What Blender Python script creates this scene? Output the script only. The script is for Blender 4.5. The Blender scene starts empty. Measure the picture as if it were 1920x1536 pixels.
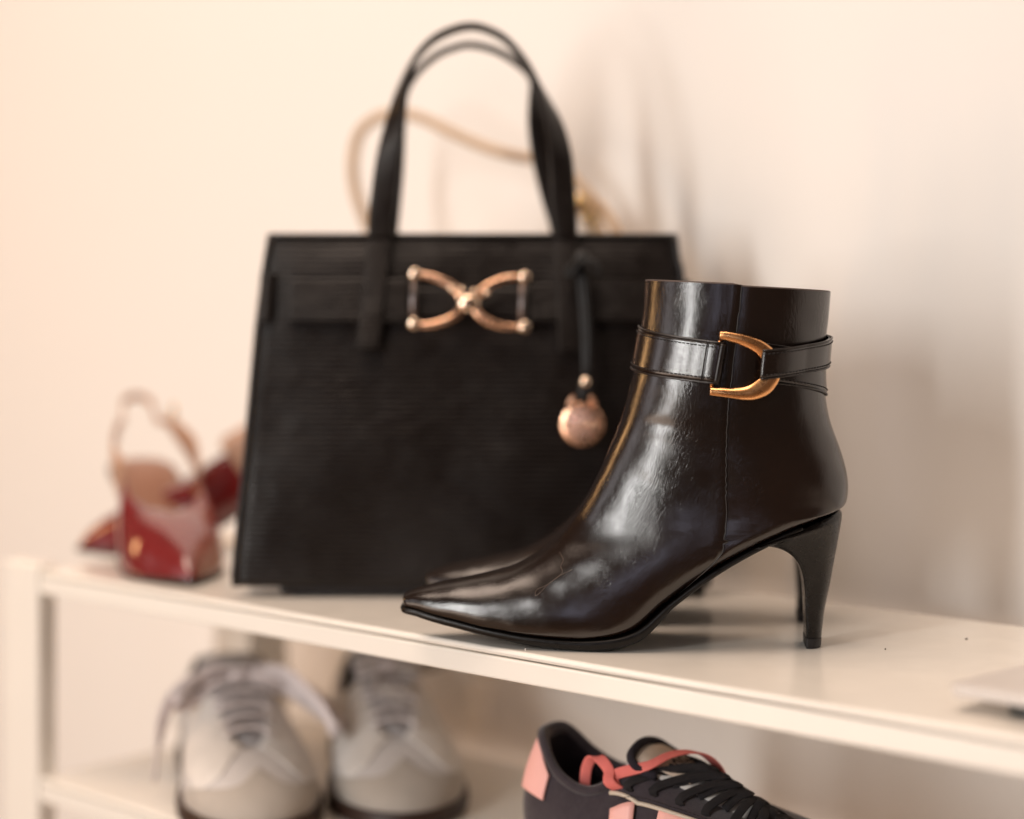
import bpy, math, random
from math import sin, cos, pi, radians
from mathutils import Vector, Matrix, noise
random.seed(7)
SC = bpy.context.scene
COL = SC.collection

# ------------------------------------------------------------------ camera
FPX, CX, HY, CAMZ = 3300.0, 960.0, 583.0, 0.192      # focal length in photo pixels, centre column, horizon row, eye height over the shelf
cam_d = bpy.data.cameras.new('camera')
cam = bpy.data.objects.new('camera', cam_d); COL.objects.link(cam)
cam.location = (0, 0, CAMZ); cam.rotation_euler = (radians(90), 0, 0)
cam_d.sensor_width = 36.0; cam_d.lens = 36.0 * FPX / 1920.0
cam_d.shift_y = -(768.0 - HY) / 1920.0
cam_d.clip_start = 0.05; cam_d.clip_end = 50
cam_d.dof.use_dof = True; cam_d.dof.focus_distance = 0.99; cam_d.dof.aperture_fstop = 1.8
SC.camera = cam

# ------------------------------------------------------------------ world and lamps
w = bpy.data.worlds.new('World'); SC.world = w; w.use_nodes = True
bg = w.node_tree.nodes['Background']
bg.inputs['Color'].default_value = (1.0, 0.69, 0.52, 1); bg.inputs['Strength'].default_value = 0.085

def area(name, loc, target, sx, sy, power, color, spread=None):
    d = bpy.data.lights.new(name, 'AREA'); d.shape = 'RECTANGLE'; d.size = sx; d.size_y = sy
    d.energy = power; d.color = color
    if spread: d.spread = radians(spread)
    o = bpy.data.objects.new(name, d); COL.objects.link(o); o.location = loc
    o.rotation_euler = (Vector(target) - Vector(loc)).to_track_quat('-Z', 'Y').to_euler()
    return o
area('window_light', (-1.36, -0.38, 0.98), (0.1, 1.05, 0.08), 0.20, 0.50, 9.0, (1.0, 0.985, 0.955))
area('low_window', (-1.42, -0.42, 0.32), (0.1, 1.05, 0.10), 0.26, 0.85, 15.0, (1.0, 0.985, 0.955))
area('warm_lamp', (-1.45, 1.50, 0.45), (0.0, 1.1, 0.05), 0.070, 0.5, 2.8, (1.0, 0.56, 0.24))
area('cool_fill', (-0.52, -1.05, 0.42), (0.1, 1.0, 0.05), 0.10, 0.6, 0.95, (0.76, 0.78, 1.0))  # unseen cool fill added for the bluish streak on the boot
area('side_fill', (-1.85, 0.55, 0.55), (0.0, 1.1, 0.10), 0.40, 0.9, 2.4, (0.98, 0.93, 0.96))  # added fill, no window known here: lavender band and brighter left wall
area('ceiling_fill', (-0.45, 0.80, 2.15), (0.05, 1.2, 0.0), 1.4, 1.4, 40, (1.0, 0.79, 0.64))  # added overhead fill standing in for ceiling bounce, lifts the wall shadows
area('floor_bounce', (-2.0, -0.1, -0.90), (0.1, 1.2, -0.10), 1.6, 1.6, 27, (1.0, 0.78, 0.63))  # added low fill lamp imitating floor bounce, brightens the wall under the shelf

SC.view_settings.view_transform = 'Standard'; SC.view_settings.look = 'None'
SC.view_settings.exposure = 0.06; SC.view_settings.gamma = 1.0
SC.cycles.max_bounces = 8; SC.cycles.use_denoising = True
SC.cycles.caustics_reflective = False; SC.cycles.caustics_refractive = False

# ------------------------------------------------------------------ helpers
def P(px, py, Y): return Vector(((px - CX) / FPX * Y, Y, CAMZ - (py - HY) / FPX * Y))
def G(px, py, z=0.0):
    Y = (CAMZ - z) * FPX / (py - HY); return Vector(((px - CX) / FPX * Y, Y, z))
def proj(p): return (CX + p.x / p.y * FPX, HY + (CAMZ - p.z) / p.y * FPX)
U = Vector((0.749, -0.663, 0)); N = Vector((0.663, 0.749, 0))       # shelf: along its length, and into the wall
def UN(u, n, z=0.0): return U * u + N * n + Vector((0, 0, z))

def root(name, loc, label, cat, group=None, rz=0.0):
    o = bpy.data.objects.new(name, None); COL.objects.link(o); o.empty_display_size = 0.02
    o.location = loc; o.rotation_euler = (0, 0, rz)
    o['label'] = label; o['category'] = cat
    if group: o['group'] = group
    o['_m'] = 0
    del o['_m']
    return o
def inv(o):
    if o is None: return Matrix.Identity(4)
    m = Matrix.Translation(o.location) @ o.rotation_euler.to_matrix().to_4x4()
    return inv(o.parent) @ m if False else m.inverted() @ (inv(o.parent) if o.parent else Matrix.Identity(4))
def mk(name, verts, faces, mat, parent=None, smooth=True, kind=None, label=None, uvs=None, bevel=None, solid=None, sub=0, local=False):
    m = bpy.data.meshes.new(name)
    M = Matrix.Identity(4) if (parent is None or local) else inv(parent)
    m.from_pydata([tuple(M @ Vector(v)) for v in verts], [], faces)
    m.validate(clean_customdata=False)
    if smooth:
        for p in m.polygons: p.use_smooth = True
    if uvs:
        ul = m.uv_layers.new(name='UVMap')
        for lp in m.loops: ul.data[lp.index].uv = uvs[lp.vertex_index]
    m.materials.append(mat)
    o = bpy.data.objects.new(name, m); COL.objects.link(o)
    if parent: o.parent = parent
    if kind: o['kind'] = kind
    if label: o['label'] = label
    if solid:
        s = o.modifiers.new('solid', 'SOLIDIFY'); s.thickness = solid; s.offset = -1
    if bevel:
        b = o.modifiers.new('bevel', 'BEVEL'); b.width = bevel; b.segments = 3; b.limit_method = 'ANGLE'; b.angle_limit = radians(40)
        b.harden_normals = False
    if sub:
        s = o.modifiers.new('sub', 'SUBSURF'); s.levels = sub; s.render_levels = sub
    return o
class MB:
    def __init__(s): s.v = []; s.f = []
    def add(s, v, f):
        k = len(s.v); s.v += [Vector(x) for x in v]; s.f += [tuple(i + k for i in q) for q in f]; return s
def cat(p0, p1, p2, p3, t):
    return 0.5 * ((2 * p1) + (p2 - p0) * t + (2 * p0 - 5 * p1 + 4 * p2 - p3) * t * t + (3 * p1 - p0 - 3 * p2 + p3) * t ** 3)
def ev(keys, t, closed=False):
    n = len(keys)
    if closed:
        i = int(math.floor(t)); f = t - i
        return cat(keys[(i - 1) % n], keys[i % n], keys[(i + 1) % n], keys[(i + 2) % n], f)
    t = max(0.0, min(n - 1.0, t)); i = min(int(t), n - 2); f = t - i
    a = keys[i - 1] if i > 0 else keys[0] * 2 - keys[1]
    d = keys[i + 2] if i + 2 < n else keys[-1] * 2 - keys[-2]
    return cat(a, keys[i], keys[i + 1], d, f)
def lin(xs, ys, x):
    if x <= xs[0]: return ys[0]
    for a, b, c, d in zip(xs, xs[1:], ys, ys[1:]):
        if x <= b: return c + (d - c) * (x - a) / (b - a)
    return ys[-1]
def resample(pts, n, closed=False):
    m = len(pts) if closed else len(pts) - 1
    fine = [ev(pts, i * m / (n * 8), closed) for i in range(n * 8 + (0 if closed else 1))]
    if closed: fine.append(fine[0])
    L = [0.0]
    for a, b in zip(fine, fine[1:]): L.append(L[-1] + (b - a).length)
    out = []; j = 0; cnt = n if closed else n + 1
    for i in range(cnt):
        s = L[-1] * i / n
        while j < len(L) - 2 and L[j + 1] < s: j += 1
        d = L[j + 1] - L[j]; f = (s - L[j]) / d if d > 1e-12 else 0
        out.append(fine[j].lerp(fine[j + 1], max(0, min(1, f))))
    return out
def grid_faces(r, c, cr=False, cc=False, flip=False):
    F = []
    for i in range(r if cr else r - 1):
        for j in range(c if cc else c - 1):
            a, b = i * c + j, i * c + (j + 1) % c
            d, e = ((i + 1) % r) * c + j, ((i + 1) % r) * c + (j + 1) % c
            F.append((a, d, e, b) if flip else (a, b, e, d))
    return F
def sweep(path, wd, hw, ht, seg=10, closed=False, power=3.0, caps=True):
    """rounded-box section swept along path; wd = width direction per point (or None), hw/ht half width / half thickness (number or list)"""
    n = len(path); V = []
    up = Vector((0, 0, 1)); prev = None
    for i, p in enumerate(path):
        if closed: t = path[(i + 1) % n] - path[(i - 1) % n]
        else: t = path[min(i + 1, n - 1)] - path[max(i - 1, 0)]
        t = t.normalized() if t.length > 1e-9 else Vector((1, 0, 0))
        if wd is not None:
            a = wd[i] if isinstance(wd, list) else wd
        else:
            a = prev if prev is not None else (up if abs(t.z) < 0.9 else Vector((1, 0, 0)))
        a = (a - t * a.dot(t)).normalized(); b = t.cross(a); prev = a
        w_ = hw[i] if isinstance(hw, (list, tuple)) else hw
        h_ = ht[i] if isinstance(ht, (list, tuple)) else ht
        for k in range(seg):
            th = 2 * pi * k / seg + pi / seg; c_, s_ = cos(th), sin(th)
            V.append(p + a * (w_ * math.copysign(abs(c_) ** (2 / power), c_)) + b * (h_ * math.copysign(abs(s_) ** (2 / power), s_)))
    F = grid_faces(n, seg, closed, True)
    if caps and not closed:
        F.append(tuple(range(seg - 1, -1, -1))); F.append(tuple((n - 1) * seg + k for k in range(seg)))
    return V, F
def tube(path, r, seg=10, closed=False): return sweep(path, None, r, r, seg, closed, 2.0)
def sphere(c, r, nu=16, nv=10, sc=(1, 1, 1)):
    V = [Vector(c) + Vector((0, 0, r * sc[2]))]
    for i in range(1, nv):
        for j in range(nu):
            a, b = pi * i / nv, 2 * pi * j / nu
            V.append(Vector(c) + Vector((r * sc[0] * sin(a) * cos(b), r * sc[1] * sin(a) * sin(b), r * sc[2] * cos(a))))
    V.append(Vector(c) - Vector((0, 0, r * sc[2])))
    F = [(0, 1 + j, 1 + (j + 1) % nu) for j in range(nu)]
    for i in range(nv - 2):
        for j in range(nu):
            a = 1 + i * nu + j; b = 1 + i * nu + (j + 1) % nu
            F.append((a, a + nu, b + nu, b))
    l = len(V) - 1
    F += [(l, l - nu + (j + 1) % nu, l - nu + j) for j in range(nu)]
    return V, F
def box8(p, a, b, c):
    """box from corner p with edge vectors a,b,c"""
    V = [p, p + a, p + a + b, p + b, p + c, p + a + c, p + a + b + c, p + b + c]
    F = [(3, 2, 1, 0), (4, 5, 6, 7), (0, 1, 5, 4), (1, 2, 6, 5), (2, 3, 7, 6), (3, 0, 4, 7)]
    if a.cross(b).dot(c) < 0: F = [tuple(reversed(f)) for f in F]
    return V, F

# ------------------------------------------------------------------ materials
def newmat(name):
    m = bpy.data.materials.new(name); m.use_nodes = True
    return m, m.node_tree.nodes, m.node_tree.links, m.node_tree.nodes['Principled BSDF']
def coords(nt, ln, kind, scale):
    tc = nt.new('ShaderNodeTexCoord'); mp = nt.new('ShaderNodeMapping'); mp.inputs['Scale'].default_value = scale
    ln.new(tc.outputs[kind], mp.inputs['Vector']); return mp.outputs['Vector']
def noi(nt, ln, vec, scale, detail=3, rough=0.55, dist=0.0):
    n = nt.new('ShaderNodeTexNoise'); n.inputs['Scale'].default_value = scale; n.inputs['Detail'].default_value = detail
    n.inputs['Roughness'].default_value = rough; n.inputs['Distortion'].default_value = dist
    ln.new(vec, n.inputs['Vector']); return n.outputs['Fac']
def ramp(nt, ln, fac, a, b, lo=0.0, hi=1.0):
    r = nt.new('ShaderNodeMapRange'); r.inputs['From Min'].default_value = lo; r.inputs['From Max'].default_value = hi
    r.inputs['To Min'].default_value = a; r.inputs['To Max'].default_value = b; ln.new(fac, r.inputs['Value']); return r.outputs['Result']
def mixc(nt, ln, fac, c1, c2):
    x = nt.new('ShaderNodeMix'); x.data_type = 'RGBA'; x.inputs['A'].default_value = (*c1, 1); x.inputs['B'].default_value = (*c2, 1)
    ln.new(fac, x.inputs['Factor']); return x.outputs['Result']
def bumpn(nt, ln, h, strength, dist, prev=None):
    b = nt.new('ShaderNodeBump'); b.inputs['Strength'].default_value = strength; b.inputs['Distance'].default_value = dist
    ln.new(h, b.inputs['Height'])
    if prev: ln.new(prev, b.inputs['Normal'])
    return b.outputs['Normal']
def mathn(nt, ln, op, a, b):
    m = nt.new('ShaderNodeMath'); m.operation = op
    for i, x in enumerate((a, b)):
        if isinstance(x, (int, float)): m.inputs[i].default_value = x
        else: ln.new(x, m.inputs[i])
    return m.outputs[0]
def simple(name, c1, c2=None, rough=0.5, rvar=0.08, scale=60, bump=0.0, bscale=400, metal=0.0, coat=0.0, spec=0.5, bdist=0.0004, sheen=0.0, stretch=(1, 1, 1)):
    m, nt, ln, p = newmat(name); c2 = c2 or tuple(x * 0.85 for x in c1)
    v = coords(nt, ln, 'Object', stretch)
    f = noi(nt, ln, v, scale, 4)
    ln.new(mixc(nt, ln, ramp(nt, ln, f, 0, 1, 0.3, 0.7), c1, c2), p.inputs['Base Color'])
    ln.new(ramp(nt, ln, noi(nt, ln, v, scale * 1.7, 3), rough - rvar, rough + rvar, 0.3, 0.7), p.inputs['Roughness'])
    p.inputs['Metallic'].default_value = metal; p.inputs['Coat Weight'].default_value = coat; p.inputs['Coat Roughness'].default_value = 0.08
    p.inputs['Specular IOR Level'].default_value = spec
    if sheen: p.inputs['Sheen Weight'].default_value = sheen
    if bump: ln.new(bumpn(nt, ln, noi(nt, ln, v, bscale, 4), bump, bdist), p.inputs['Normal'])
    return m

def boot_leather():
    m, nt, ln, p = newmat('boot_leather')
    tc = nt.new('ShaderNodeTexCoord')
    # domain distortion so the grain wanders over the last
    dn = nt.new('ShaderNodeTexNoise'); dn.inputs['Scale'].default_value = 42; dn.inputs['Detail'].default_value = 3
    ln.new(tc.outputs['Object'], dn.inputs['Vector'])
    sub = nt.new('ShaderNodeVectorMath'); sub.operation = 'SUBTRACT'; sub.inputs[1].default_value = (0.5, 0.5, 0.5)
    ln.new(dn.outputs['Color'], sub.inputs[0])
    sc = nt.new('ShaderNodeVectorMath'); sc.operation = 'SCALE'; sc.inputs['Scale'].default_value = 0.016
    ln.new(sub.outputs[0], sc.inputs[0])
    add = nt.new('ShaderNodeVectorMath'); add.operation = 'ADD'
    ln.new(tc.outputs['UV'], add.inputs[0]); ln.new(sc.outputs[0], add.inputs[1])
    def mp(s):
        q = nt.new('ShaderNodeMapping'); q.inputs['Scale'].default_value = s; ln.new(add.outputs[0], q.inputs['Vector']); return q.outputs['Vector']
    grain = noi(nt, ln, mp((230, 820, 1)), 1.0, 2, 0.55)                 # long fine wrinkles running down the leg
    ridg = mathn(nt, ln, 'MULTIPLY', grain, 0.8)
    pores = noi(nt, ln, mp((1500, 1900, 1)), 1.0, 2, 0.6)
    creas = noi(nt, ln, mp((300, 55, 1)), 1.0, 2, 0.5)                  # creases across
    mask = ramp(nt, ln, noi(nt, ln, tc.outputs['Object'], 26, 2), 0.35, 1.0, 0.40, 0.62)
    mask2 = ramp(nt, ln, noi(nt, ln, tc.outputs['Object'], 33, 1), 0.0, 1.0, 0.55, 0.70)
    n1 = bumpn(nt, ln, mathn(nt, ln, 'MULTIPLY', ridg, mask), 0.6, 0.00024)
    n2 = bumpn(nt, ln, pores, 0.5, 0.00012, n1)
    n3 = bumpn(nt, ln, mathn(nt, ln, 'MULTIPLY', creas, mask2), 0.15, 0.00006, n2)
    ln.new(n3, p.inputs['Normal'])
    ln.new(mixc(nt, ln, ramp(nt, ln, noi(nt, ln, tc.outputs['Object'], 14, 3), 0, 1, 0.35, 0.65), (0.0110, 0.0050, 0.0030), (0.0070, 0.0035, 0.0024)), p.inputs['Base Color'])
    ln.new(ramp(nt, ln, noi(nt, ln, tc.outputs['Object'], 55, 3), 0.17, 0.23, 0.3, 0.7), p.inputs['Roughness'])
    p.inputs['IOR'].default_value = 1.5
    p.inputs['Specular IOR Level'].default_value = 0.72
    p.inputs['Coat Weight'].default_value = 0.15; p.inputs['Coat Roughness'].default_value = 0.14
    return m
def ribbed_leather(name, axis='Z', freq=560, rough=0.35):
    m, nt, ln, p = newmat(name)
    v = coords(nt, ln, 'Object', (1, 1, 1))
    wv = nt.new('ShaderNodeTexWave'); wv.wave_type = 'BANDS'; wv.bands_direction = axis
    wv.inputs['Scale'].default_value = freq / 6.283 * 1.0; wv.inputs['Distortion'].default_value = 2.2
    wv.inputs['Detail'].default_value = 2; wv.inputs['Detail Scale'].default_value = 0.35
    ln.new(v, wv.inputs['Vector'])
    br = noi(nt, ln, coords(nt, ln, 'Object', (0.25, 0.25, 1)), 300, 2)
    h = mathn(nt, ln, 'ADD', wv.outputs['Fac'], mathn(nt, ln, 'MULTIPLY', br, 0.8))
    p.inputs['Specular IOR Level'].default_value = 0.30
    n1 = bumpn(nt, ln, h, 0.8, 0.00052)
    n2 = bumpn(nt, ln, noi(nt, ln, v, 18, 2), 0.6, 0.004, n1)
    ln.new(n2, p.inputs['Normal'])
    ln.new(mixc(nt, ln, noi(nt, ln, v, 30, 3), (0.0055, 0.0034, 0.0028), (0.0085, 0.0055, 0.0045)), p.inputs['Base Color'])
    ln.new(ramp(nt, ln, noi(nt, ln, v, 40, 3), rough - 0.06, rough + 0.08, 0.3, 0.7), p.inputs['Roughness'])
    return m
M_LEA = boot_leather()
M_STRAP = M_LEA
M_EDGE = simple('boot_edge_paint', (0.010, 0.006, 0.005), rough=0.33)
M_LINING = simple('boot_lining', (0.05, 0.028, 0.022), rough=0.6)
M_STITCH = simple('dark_thread', (0.006, 0.003, 0.003), rough=0.7)
M_SOLE = simple('boot_sole_rubber', (0.0035, 0.0024, 0.002), spec=0.28, rough=0.34, scale=120, bump=0.2)
M_HEEL = simple('heel_wrap_leather', (0.0028, 0.0018, 0.0014), spec=0.32, rough=0.28, scale=80, bump=0.25, bscale=900)
M_TIP = simple('heel_tip_rubber', (0.009, 0.007, 0.007), rough=0.55)
M_BUCK = simple('satin_gold_buckle', (0.86, 0.45, 0.20), (0.82, 0.42, 0.18), rough=0.28, rvar=0.04, scale=200, metal=1.0)
M_ROSE = simple('rose_gold', (1.0, 0.78, 0.60), (0.98, 0.75, 0.56), rough=0.06, rvar=0.01, metal=1.0)
M_DISC = simple('brushed_rose_gold', (0.86, 0.50, 0.33), (0.82, 0.46, 0.30), rough=0.27, metal=1.0)
M_SHOE = simple('horseshoe_rose_gold', (0.93, 0.58, 0.39), (0.90, 0.54, 0.35), rough=0.25, metal=1.0)
M_GOLD = simple('yellow_gold', (0.90, 0.62, 0.30), rough=0.2, metal=1.0)
M_STEEL = simple('dark_polished_bar', (0.24, 0.20, 0.19), rough=0.32, metal=1.0)
M_BAG = ribbed_leather('bag_ribbed_leather')
M_BAG2 = ribbed_leather('bag_strap_leather', 'Z', 620, 0.36)
M_BAGE = simple('bag_edge', (0.012, 0.009, 0.009), rough=0.35, bump=0.3, bscale=600)
M_CORD = simple('black_cord', (0.006, 0.005, 0.005), rough=0.5)
M_SHELF = simple('white_powder_coated_steel', (0.88, 0.835, 0.765), (0.86, 0.815, 0.745), rough=0.20, rvar=0.05, scale=18, bump=0.03, bscale=1300, bdist=0.00005, coat=0.25)
M_BEIGE = simple('beige_leather', (0.60, 0.42, 0.27), rough=0.5, bump=0.3)
M_PATENT = simple('burgundy_patent', (0.19, 0.018, 0.018), (0.16, 0.014, 0.015), rough=0.16, coat=0.9, spec=0.7)
M_NUDE = simple('tan_lining', (0.30, 0.125, 0.065), rough=0.38)
M_NUDES = simple('nude_strap', (0.50, 0.29, 0.19), rough=0.35)
M_REDS = simple('red_brown_strap', (0.30, 0.055, 0.04), rough=0.28, coat=0.4)
M_DSOLE = simple('shoe_sole_dark', (0.02, 0.012, 0.01), rough=0.5)
M_GREY = simple('light_grey_suede', (0.60, 0.565, 0.55), (0.54, 0.51, 0.495), rough=0.85, bump=0.6, bscale=900, sheen=0.3)
M_WHITEL = simple('offwhite_leather', (0.74, 0.70, 0.66), rough=0.55, bump=0.2)
M_TAUPE = simple('taupe_suede', (0.45, 0.40, 0.35), (0.41, 0.365, 0.32), rough=0.9, bump=0.6, bscale=900, sheen=0.3)
M_DGREY = simple('charcoal_lining', (0.10, 0.095, 0.095), rough=0.9)
M_TONG = simple('grey_tongue', (0.42, 0.40, 0.40), rough=0.9)
M_LACEG = simple('pale_lace', (0.78, 0.70, 0.69), rough=0.9, bump=0.5, bscale=1500)
M_GUM = simple('dark_gum_sole', (0.035, 0.015, 0.009), rough=0.5)
M_NAVY = simple('dark_plum_suede', (0.038, 0.028, 0.036), (0.028, 0.020, 0.027), rough=0.9, bump=0.7, bscale=1100, scale=200, sheen=0.4)
M_NAVYK = simple('dark_knit_lining', (0.013, 0.010, 0.018), rough=0.95, bump=0.5, bscale=1600)
M_PINK = simple('pink_leather', (0.93, 0.50, 0.45), (0.90, 0.47, 0.42), rough=0.5, bump=0.2)
M_CORAL = simple('coral_lace', (0.82, 0.21, 0.18), (0.76, 0.18, 0.16), rough=0.85, bump=0.8, bscale=2200)
M_BLACKL = simple('black_lace', (0.012, 0.010, 0.012), rough=0.9, bump=0.8, bscale=2200)
M_CREAM = simple('cream_piping', (0.62, 0.54, 0.44), rough=0.6)
M_TAG = simple('tongue_label_fabric', (0.58, 0.47, 0.38), rough=0.85, bump=0.4, bscale=2000)
M_MESHW = simple('white_mesh', (0.62, 0.60, 0.58), rough=0.9, bump=0.6, bscale=1800)
M_SLAB = simple('pale_grey_shell', (0.60, 0.56, 0.53), (0.59, 0.55, 0.52), rough=0.34, rvar=0.02)
M_SLABD = simple('underside_shade', (0.03, 0.035, 0.033), rough=0.5)  # dark colour imitating the contact shadow under the slab
M_CRUMB = simple('dark_crumb', (0.05, 0.03, 0.02), rough=0.8)
M_LINT = simple('lint_fibre', (0.42, 0.30, 0.22), rough=0.6)

def wall_mat():
    m, nt, ln, p = newmat('painted_plaster')
    v = coords(nt, ln, 'Object', (1, 1, 1))
    ln.new(mixc(nt, ln, noi(nt, ln, v, 2.2, 4), (0.87, 0.845, 0.815), (0.855, 0.825, 0.79)), p.inputs['Base Color'])
    p.inputs['Roughness'].default_value = 0.75
    ln.new(bumpn(nt, ln, noi(nt, ln, v, 160, 5), 0.25, 0.0006), p.inputs['Normal'])
    return m
M_WALL = wall_mat()
M_FLOOR = simple('floor_boards', (0.35, 0.24, 0.16), rough=0.5)

# ------------------------------------------------------------------ setting: wall and floor
WN = 1.062
o = mk('wall', *box8(UN(-4.5, WN, -1.0), U * 7.5, N * 0.1, Vector((0, 0, 3.6))), M_WALL, None, smooth=False); o['kind'] = 'structure'
o = mk('floor', *box8(UN(-4.5, -2.0, -1.1), U * 7.5, N * (WN + 2.0 - 0.002), Vector((0, 0, 0.1))), M_FLOOR, None, smooth=False); o['kind'] = 'structure'

# ------------------------------------------------------------------ shelving unit
FN, BN = 0.7445, 1.006          # front and back edge of the shelf plates
UL, UR = -1.1725, -0.10          # left end (outer face of the legs) and right end
UI = UL + 0.0455                # inner face of the left legs
LZ = -0.154                     # top of the lower shelf
rack = root('shelving_unit', UN((UL + UR) / 2, (FN + BN) / 2, -0.95), 'white metal shelving unit with two long shelves and square legs against the cream wall', 'shelf')
def plate(z0, name):
    pts = []          # cross section in (n, z): a sheet with a rounded front lip
    for a in range(0, 7):
        th = pi / 2 + pi * a / 6
        pts.append((FN + 0.0022 + 0.0022 * cos(th), z0 - 0.0022 + 0.0022 * sin(th)))
    pts += [(BN, z0 - 0.0044), (BN, z0)]
    V = []
    for u in (UI + 0.0006, UR + 0.05): V += [UN(u, n_, z_) for n_, z_ in pts]
    k = len(pts); F = [(i, (i + 1) % k, k + (i + 1) % k, k + i) for i in range(k)]
    F += [tuple(range(k - 1, -1, -1)), tuple(range(k, 2 * k))]
    return mk(name, V, F, M_SHELF, rack, smooth=False, bevel=0.0003)
def rail(z0, n0, wn=0.014, h=0.0128):
    return mk('rail', *box8(UN(UI + 0.0006, n0, z0 - h), U * (UR - UI), N * wn, Vector((0, 0, h))), M_SHELF, rack, smooth=False, bevel=0.0012)
for z0 in (0.0, LZ):
    plate(z0, 'shelf_board')
    rail(z0 - 0.0050, FN + 0.0002); rail(z0 - 0.0050, BN - 0.0142)
    mk('side_rail', *box8(UN(UI + 0.0008, FN + 0.018, z0 - 0.0178), U * 0.014, N * (BN - FN - 0.036), Vector((0, 0, 0.0128))), M_SHELF, rack, smooth=False, bevel=0.001)
def leg(u0, n0, wu=0.0455, wn=0.017):
    mk('leg', *box8(UN(u0, n0, -0.95), U * wu, N * wn, Vector((0, 0, 0.9535))), M_SHELF, rack, smooth=False, bevel=0.002)
leg(UL, FN - 0.0015); leg(UL, 0.945, 0.0455, 0.0431)
leg(UR + 0.05, FN - 0.0015); leg(UR + 0.05, BN - 0.016)

# ------------------------------------------------------------------ ankle boots
YH = 1.010
def Yc(px): return YH + (1500 - px) / 743.0 * 0.020
ax_ = (P(757, 1130, Yc(757)) - P(1500, 1130, Yc(1500))); ax_.z = 0; AX = ax_.normalized()
LAT = Vector((AX.y, -AX.x, 0)); LAT = LAT if LAT.y < 0 else -LAT      # towards the camera
# key rings: Fpx, Fpy, Bpx, Bpy, halfwidth, s0, n1, n2, nearfrac (how far the back point was read on the near edge)
KB = [
 (1209, 527, 1557, 545, .0365, .50, 2.1, 2.1, 0),
 (1203, 606, 1550, 622, .0360, .50, 2.1, 2.1, 0),
 (1186, 700, 1544, 705, .0350, .50, 2.1, 2.15, 0),
 (1168, 772, 1553, 775, .0338, .52, 2.1, 2.25, 0),
 (1146, 832, 1573, 838, .0328, .55, 2.0, 2.35, 0),
 (1122, 885, 1586, 888, .0322, .58, 2.0, 2.5, 0),
 (1098, 932, 1588, 925, .0320, .62, 2.0, 2.5, 0),
 (1074, 970, 1581, 952, .0322, .66, 2.0, 2.7, .3),
 (1056, 992, 1545, 974, .0325, .72, 2.0, 4.0, .85),
 (1040, 1009, 1475, 1003, .0328, .76, 2.0, 4.6, 1),
 (1022, 1024, 1395, 1042, .0330, .76, 2.0, 4.2, 1),
 (1004, 1037, 1322, 1086, .0334, .74, 1.95, 4.0, 1),
 (984, 1048, 1255, 1136, .0340, .74, 1.9, 4.0, 1),
 (960, 1059, 1190, 1188, .0345, .76, 1.9, 4.4, 1),
 (925, 1069, 1110, 1203, .0340, .80, 1.85, 4.6, 1),
 (880, 1079, 1015, 1198, .0305, .82, 1.8, 4.6, 1),
 (840, 1087, 930, 1184, .0250, .80, 1.8, 4.4, 1),
 (805, 1095, 860, 1167, .0192, .78, 1.85, 4.0, 1),
 (782, 1102, 812, 1155, .0148, .74, 1.95, 3.6, 1),
 (768, 1108, 783, 1146, .0112, .70, 2.1, 3.2, 1),
 (759, 1113, 762, 1141, .0082, .60, 2.3, 2.8, 1),
 (756, 1120, 757.5, 1136, .0045, .50, 2.2, 2.2, 1),
]
KR = []
for (fx, fy, bx, by, w_, s0, n1, n2, nf) in KB:
    F_ = P(fx, fy, Yc(fx)); yb = Yc(bx) - w_ * 0.93 * nf
    B_ = P(bx, by, yb) - LAT * (w_ * 0.93 * nf)
    KR.append((F_, B_, Vector((w_, s0, n1)), n2))
KF = [k[0] for k in KR]; KBk = [k[1] for k in KR]; KW = [k[2] for k in KR]; KN = [Vector((k[3], 0, 0)) for k in KR]
TMAX = len(KR) - 1
def dent(p):
    """soft, slow unevenness of leather pulled over a last"""
    q = p * 30
    d = noise.noise(q) * 0.0007 + noise.noise(p * 75 + Vector((3, 1, 7))) * 0.00028
    px, py = proj(p)
    for (cx_, cy_, sx_, sy_, sl, amp) in ((1240, 796, 34, 11, .10, .00045), (1205, 905, 40, 14, .35, .00018), (1085, 1135, 14, 40, -.35, .00015)):
        dx, dy = px - cx_, py - cy_
        if abs(dx) < 130 and abs(dy) < 130:
            if sx_ > sy_: u_, v_ = dx / sx_, (dy - sl * dx) / sy_
            else: u_, v_ = (dx - sl * dy) / sx_, dy / sy_
            d -= amp * math.exp(-u_ * u_ - v_ * v_)
    return d
def bpt(t, th, off=0.0, raw=False):
    """point of the boot at ring t, signed angle th (0 = front ridge, +pi = back over the near side)"""
    F_ = ev(KF, t); B_ = ev(KBk, t); w_, s0, n1 = ev(KW, t); n2 = ev(KN, t).x
    a = abs(th); sg = 1.0 if th >= 0 else -1.0
    c_, s_ = cos(a), max(0.0, sin(a))
    if a <= pi / 2: s = s0 * (1 - abs(c_) ** (2 / n1)); g = s_ ** (2 / n1)
    else: s = s0 + (1 - s0) * abs(c_) ** (2 / n2); g = s_ ** (2 / n2)
    p = F_.lerp(B_, s) + LAT * (sg * w_ * g)
    return p
def bnorm(t, th):
    e = 0.02
    a = bpt(min(t + e, TMAX), th) - bpt(max(t - e, 0), th); b = bpt(t, th + e) - bpt(t, th - e)
    n = b.cross(a)
    if n.length < 1e-12: return Vector((0, 0, 1))
    n.normalize()
    c = ev(KF, t).lerp(ev(KBk, t), 0.5)
    return n if n.dot(bpt(t, th) - c) > 0 else -n
SEAM = [(1391, 529), (1381.5, 621), (1376, 670), (1370, 718), (1364, 764), (1360.5, 846), (1360, 975), (1356, 1019), (1352, 1062)]
def seam_x(py):
    if py > 1066: return 1e9
    return lin([s[1] for s in SEAM], [s[0] for s in SEAM], py)
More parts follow.
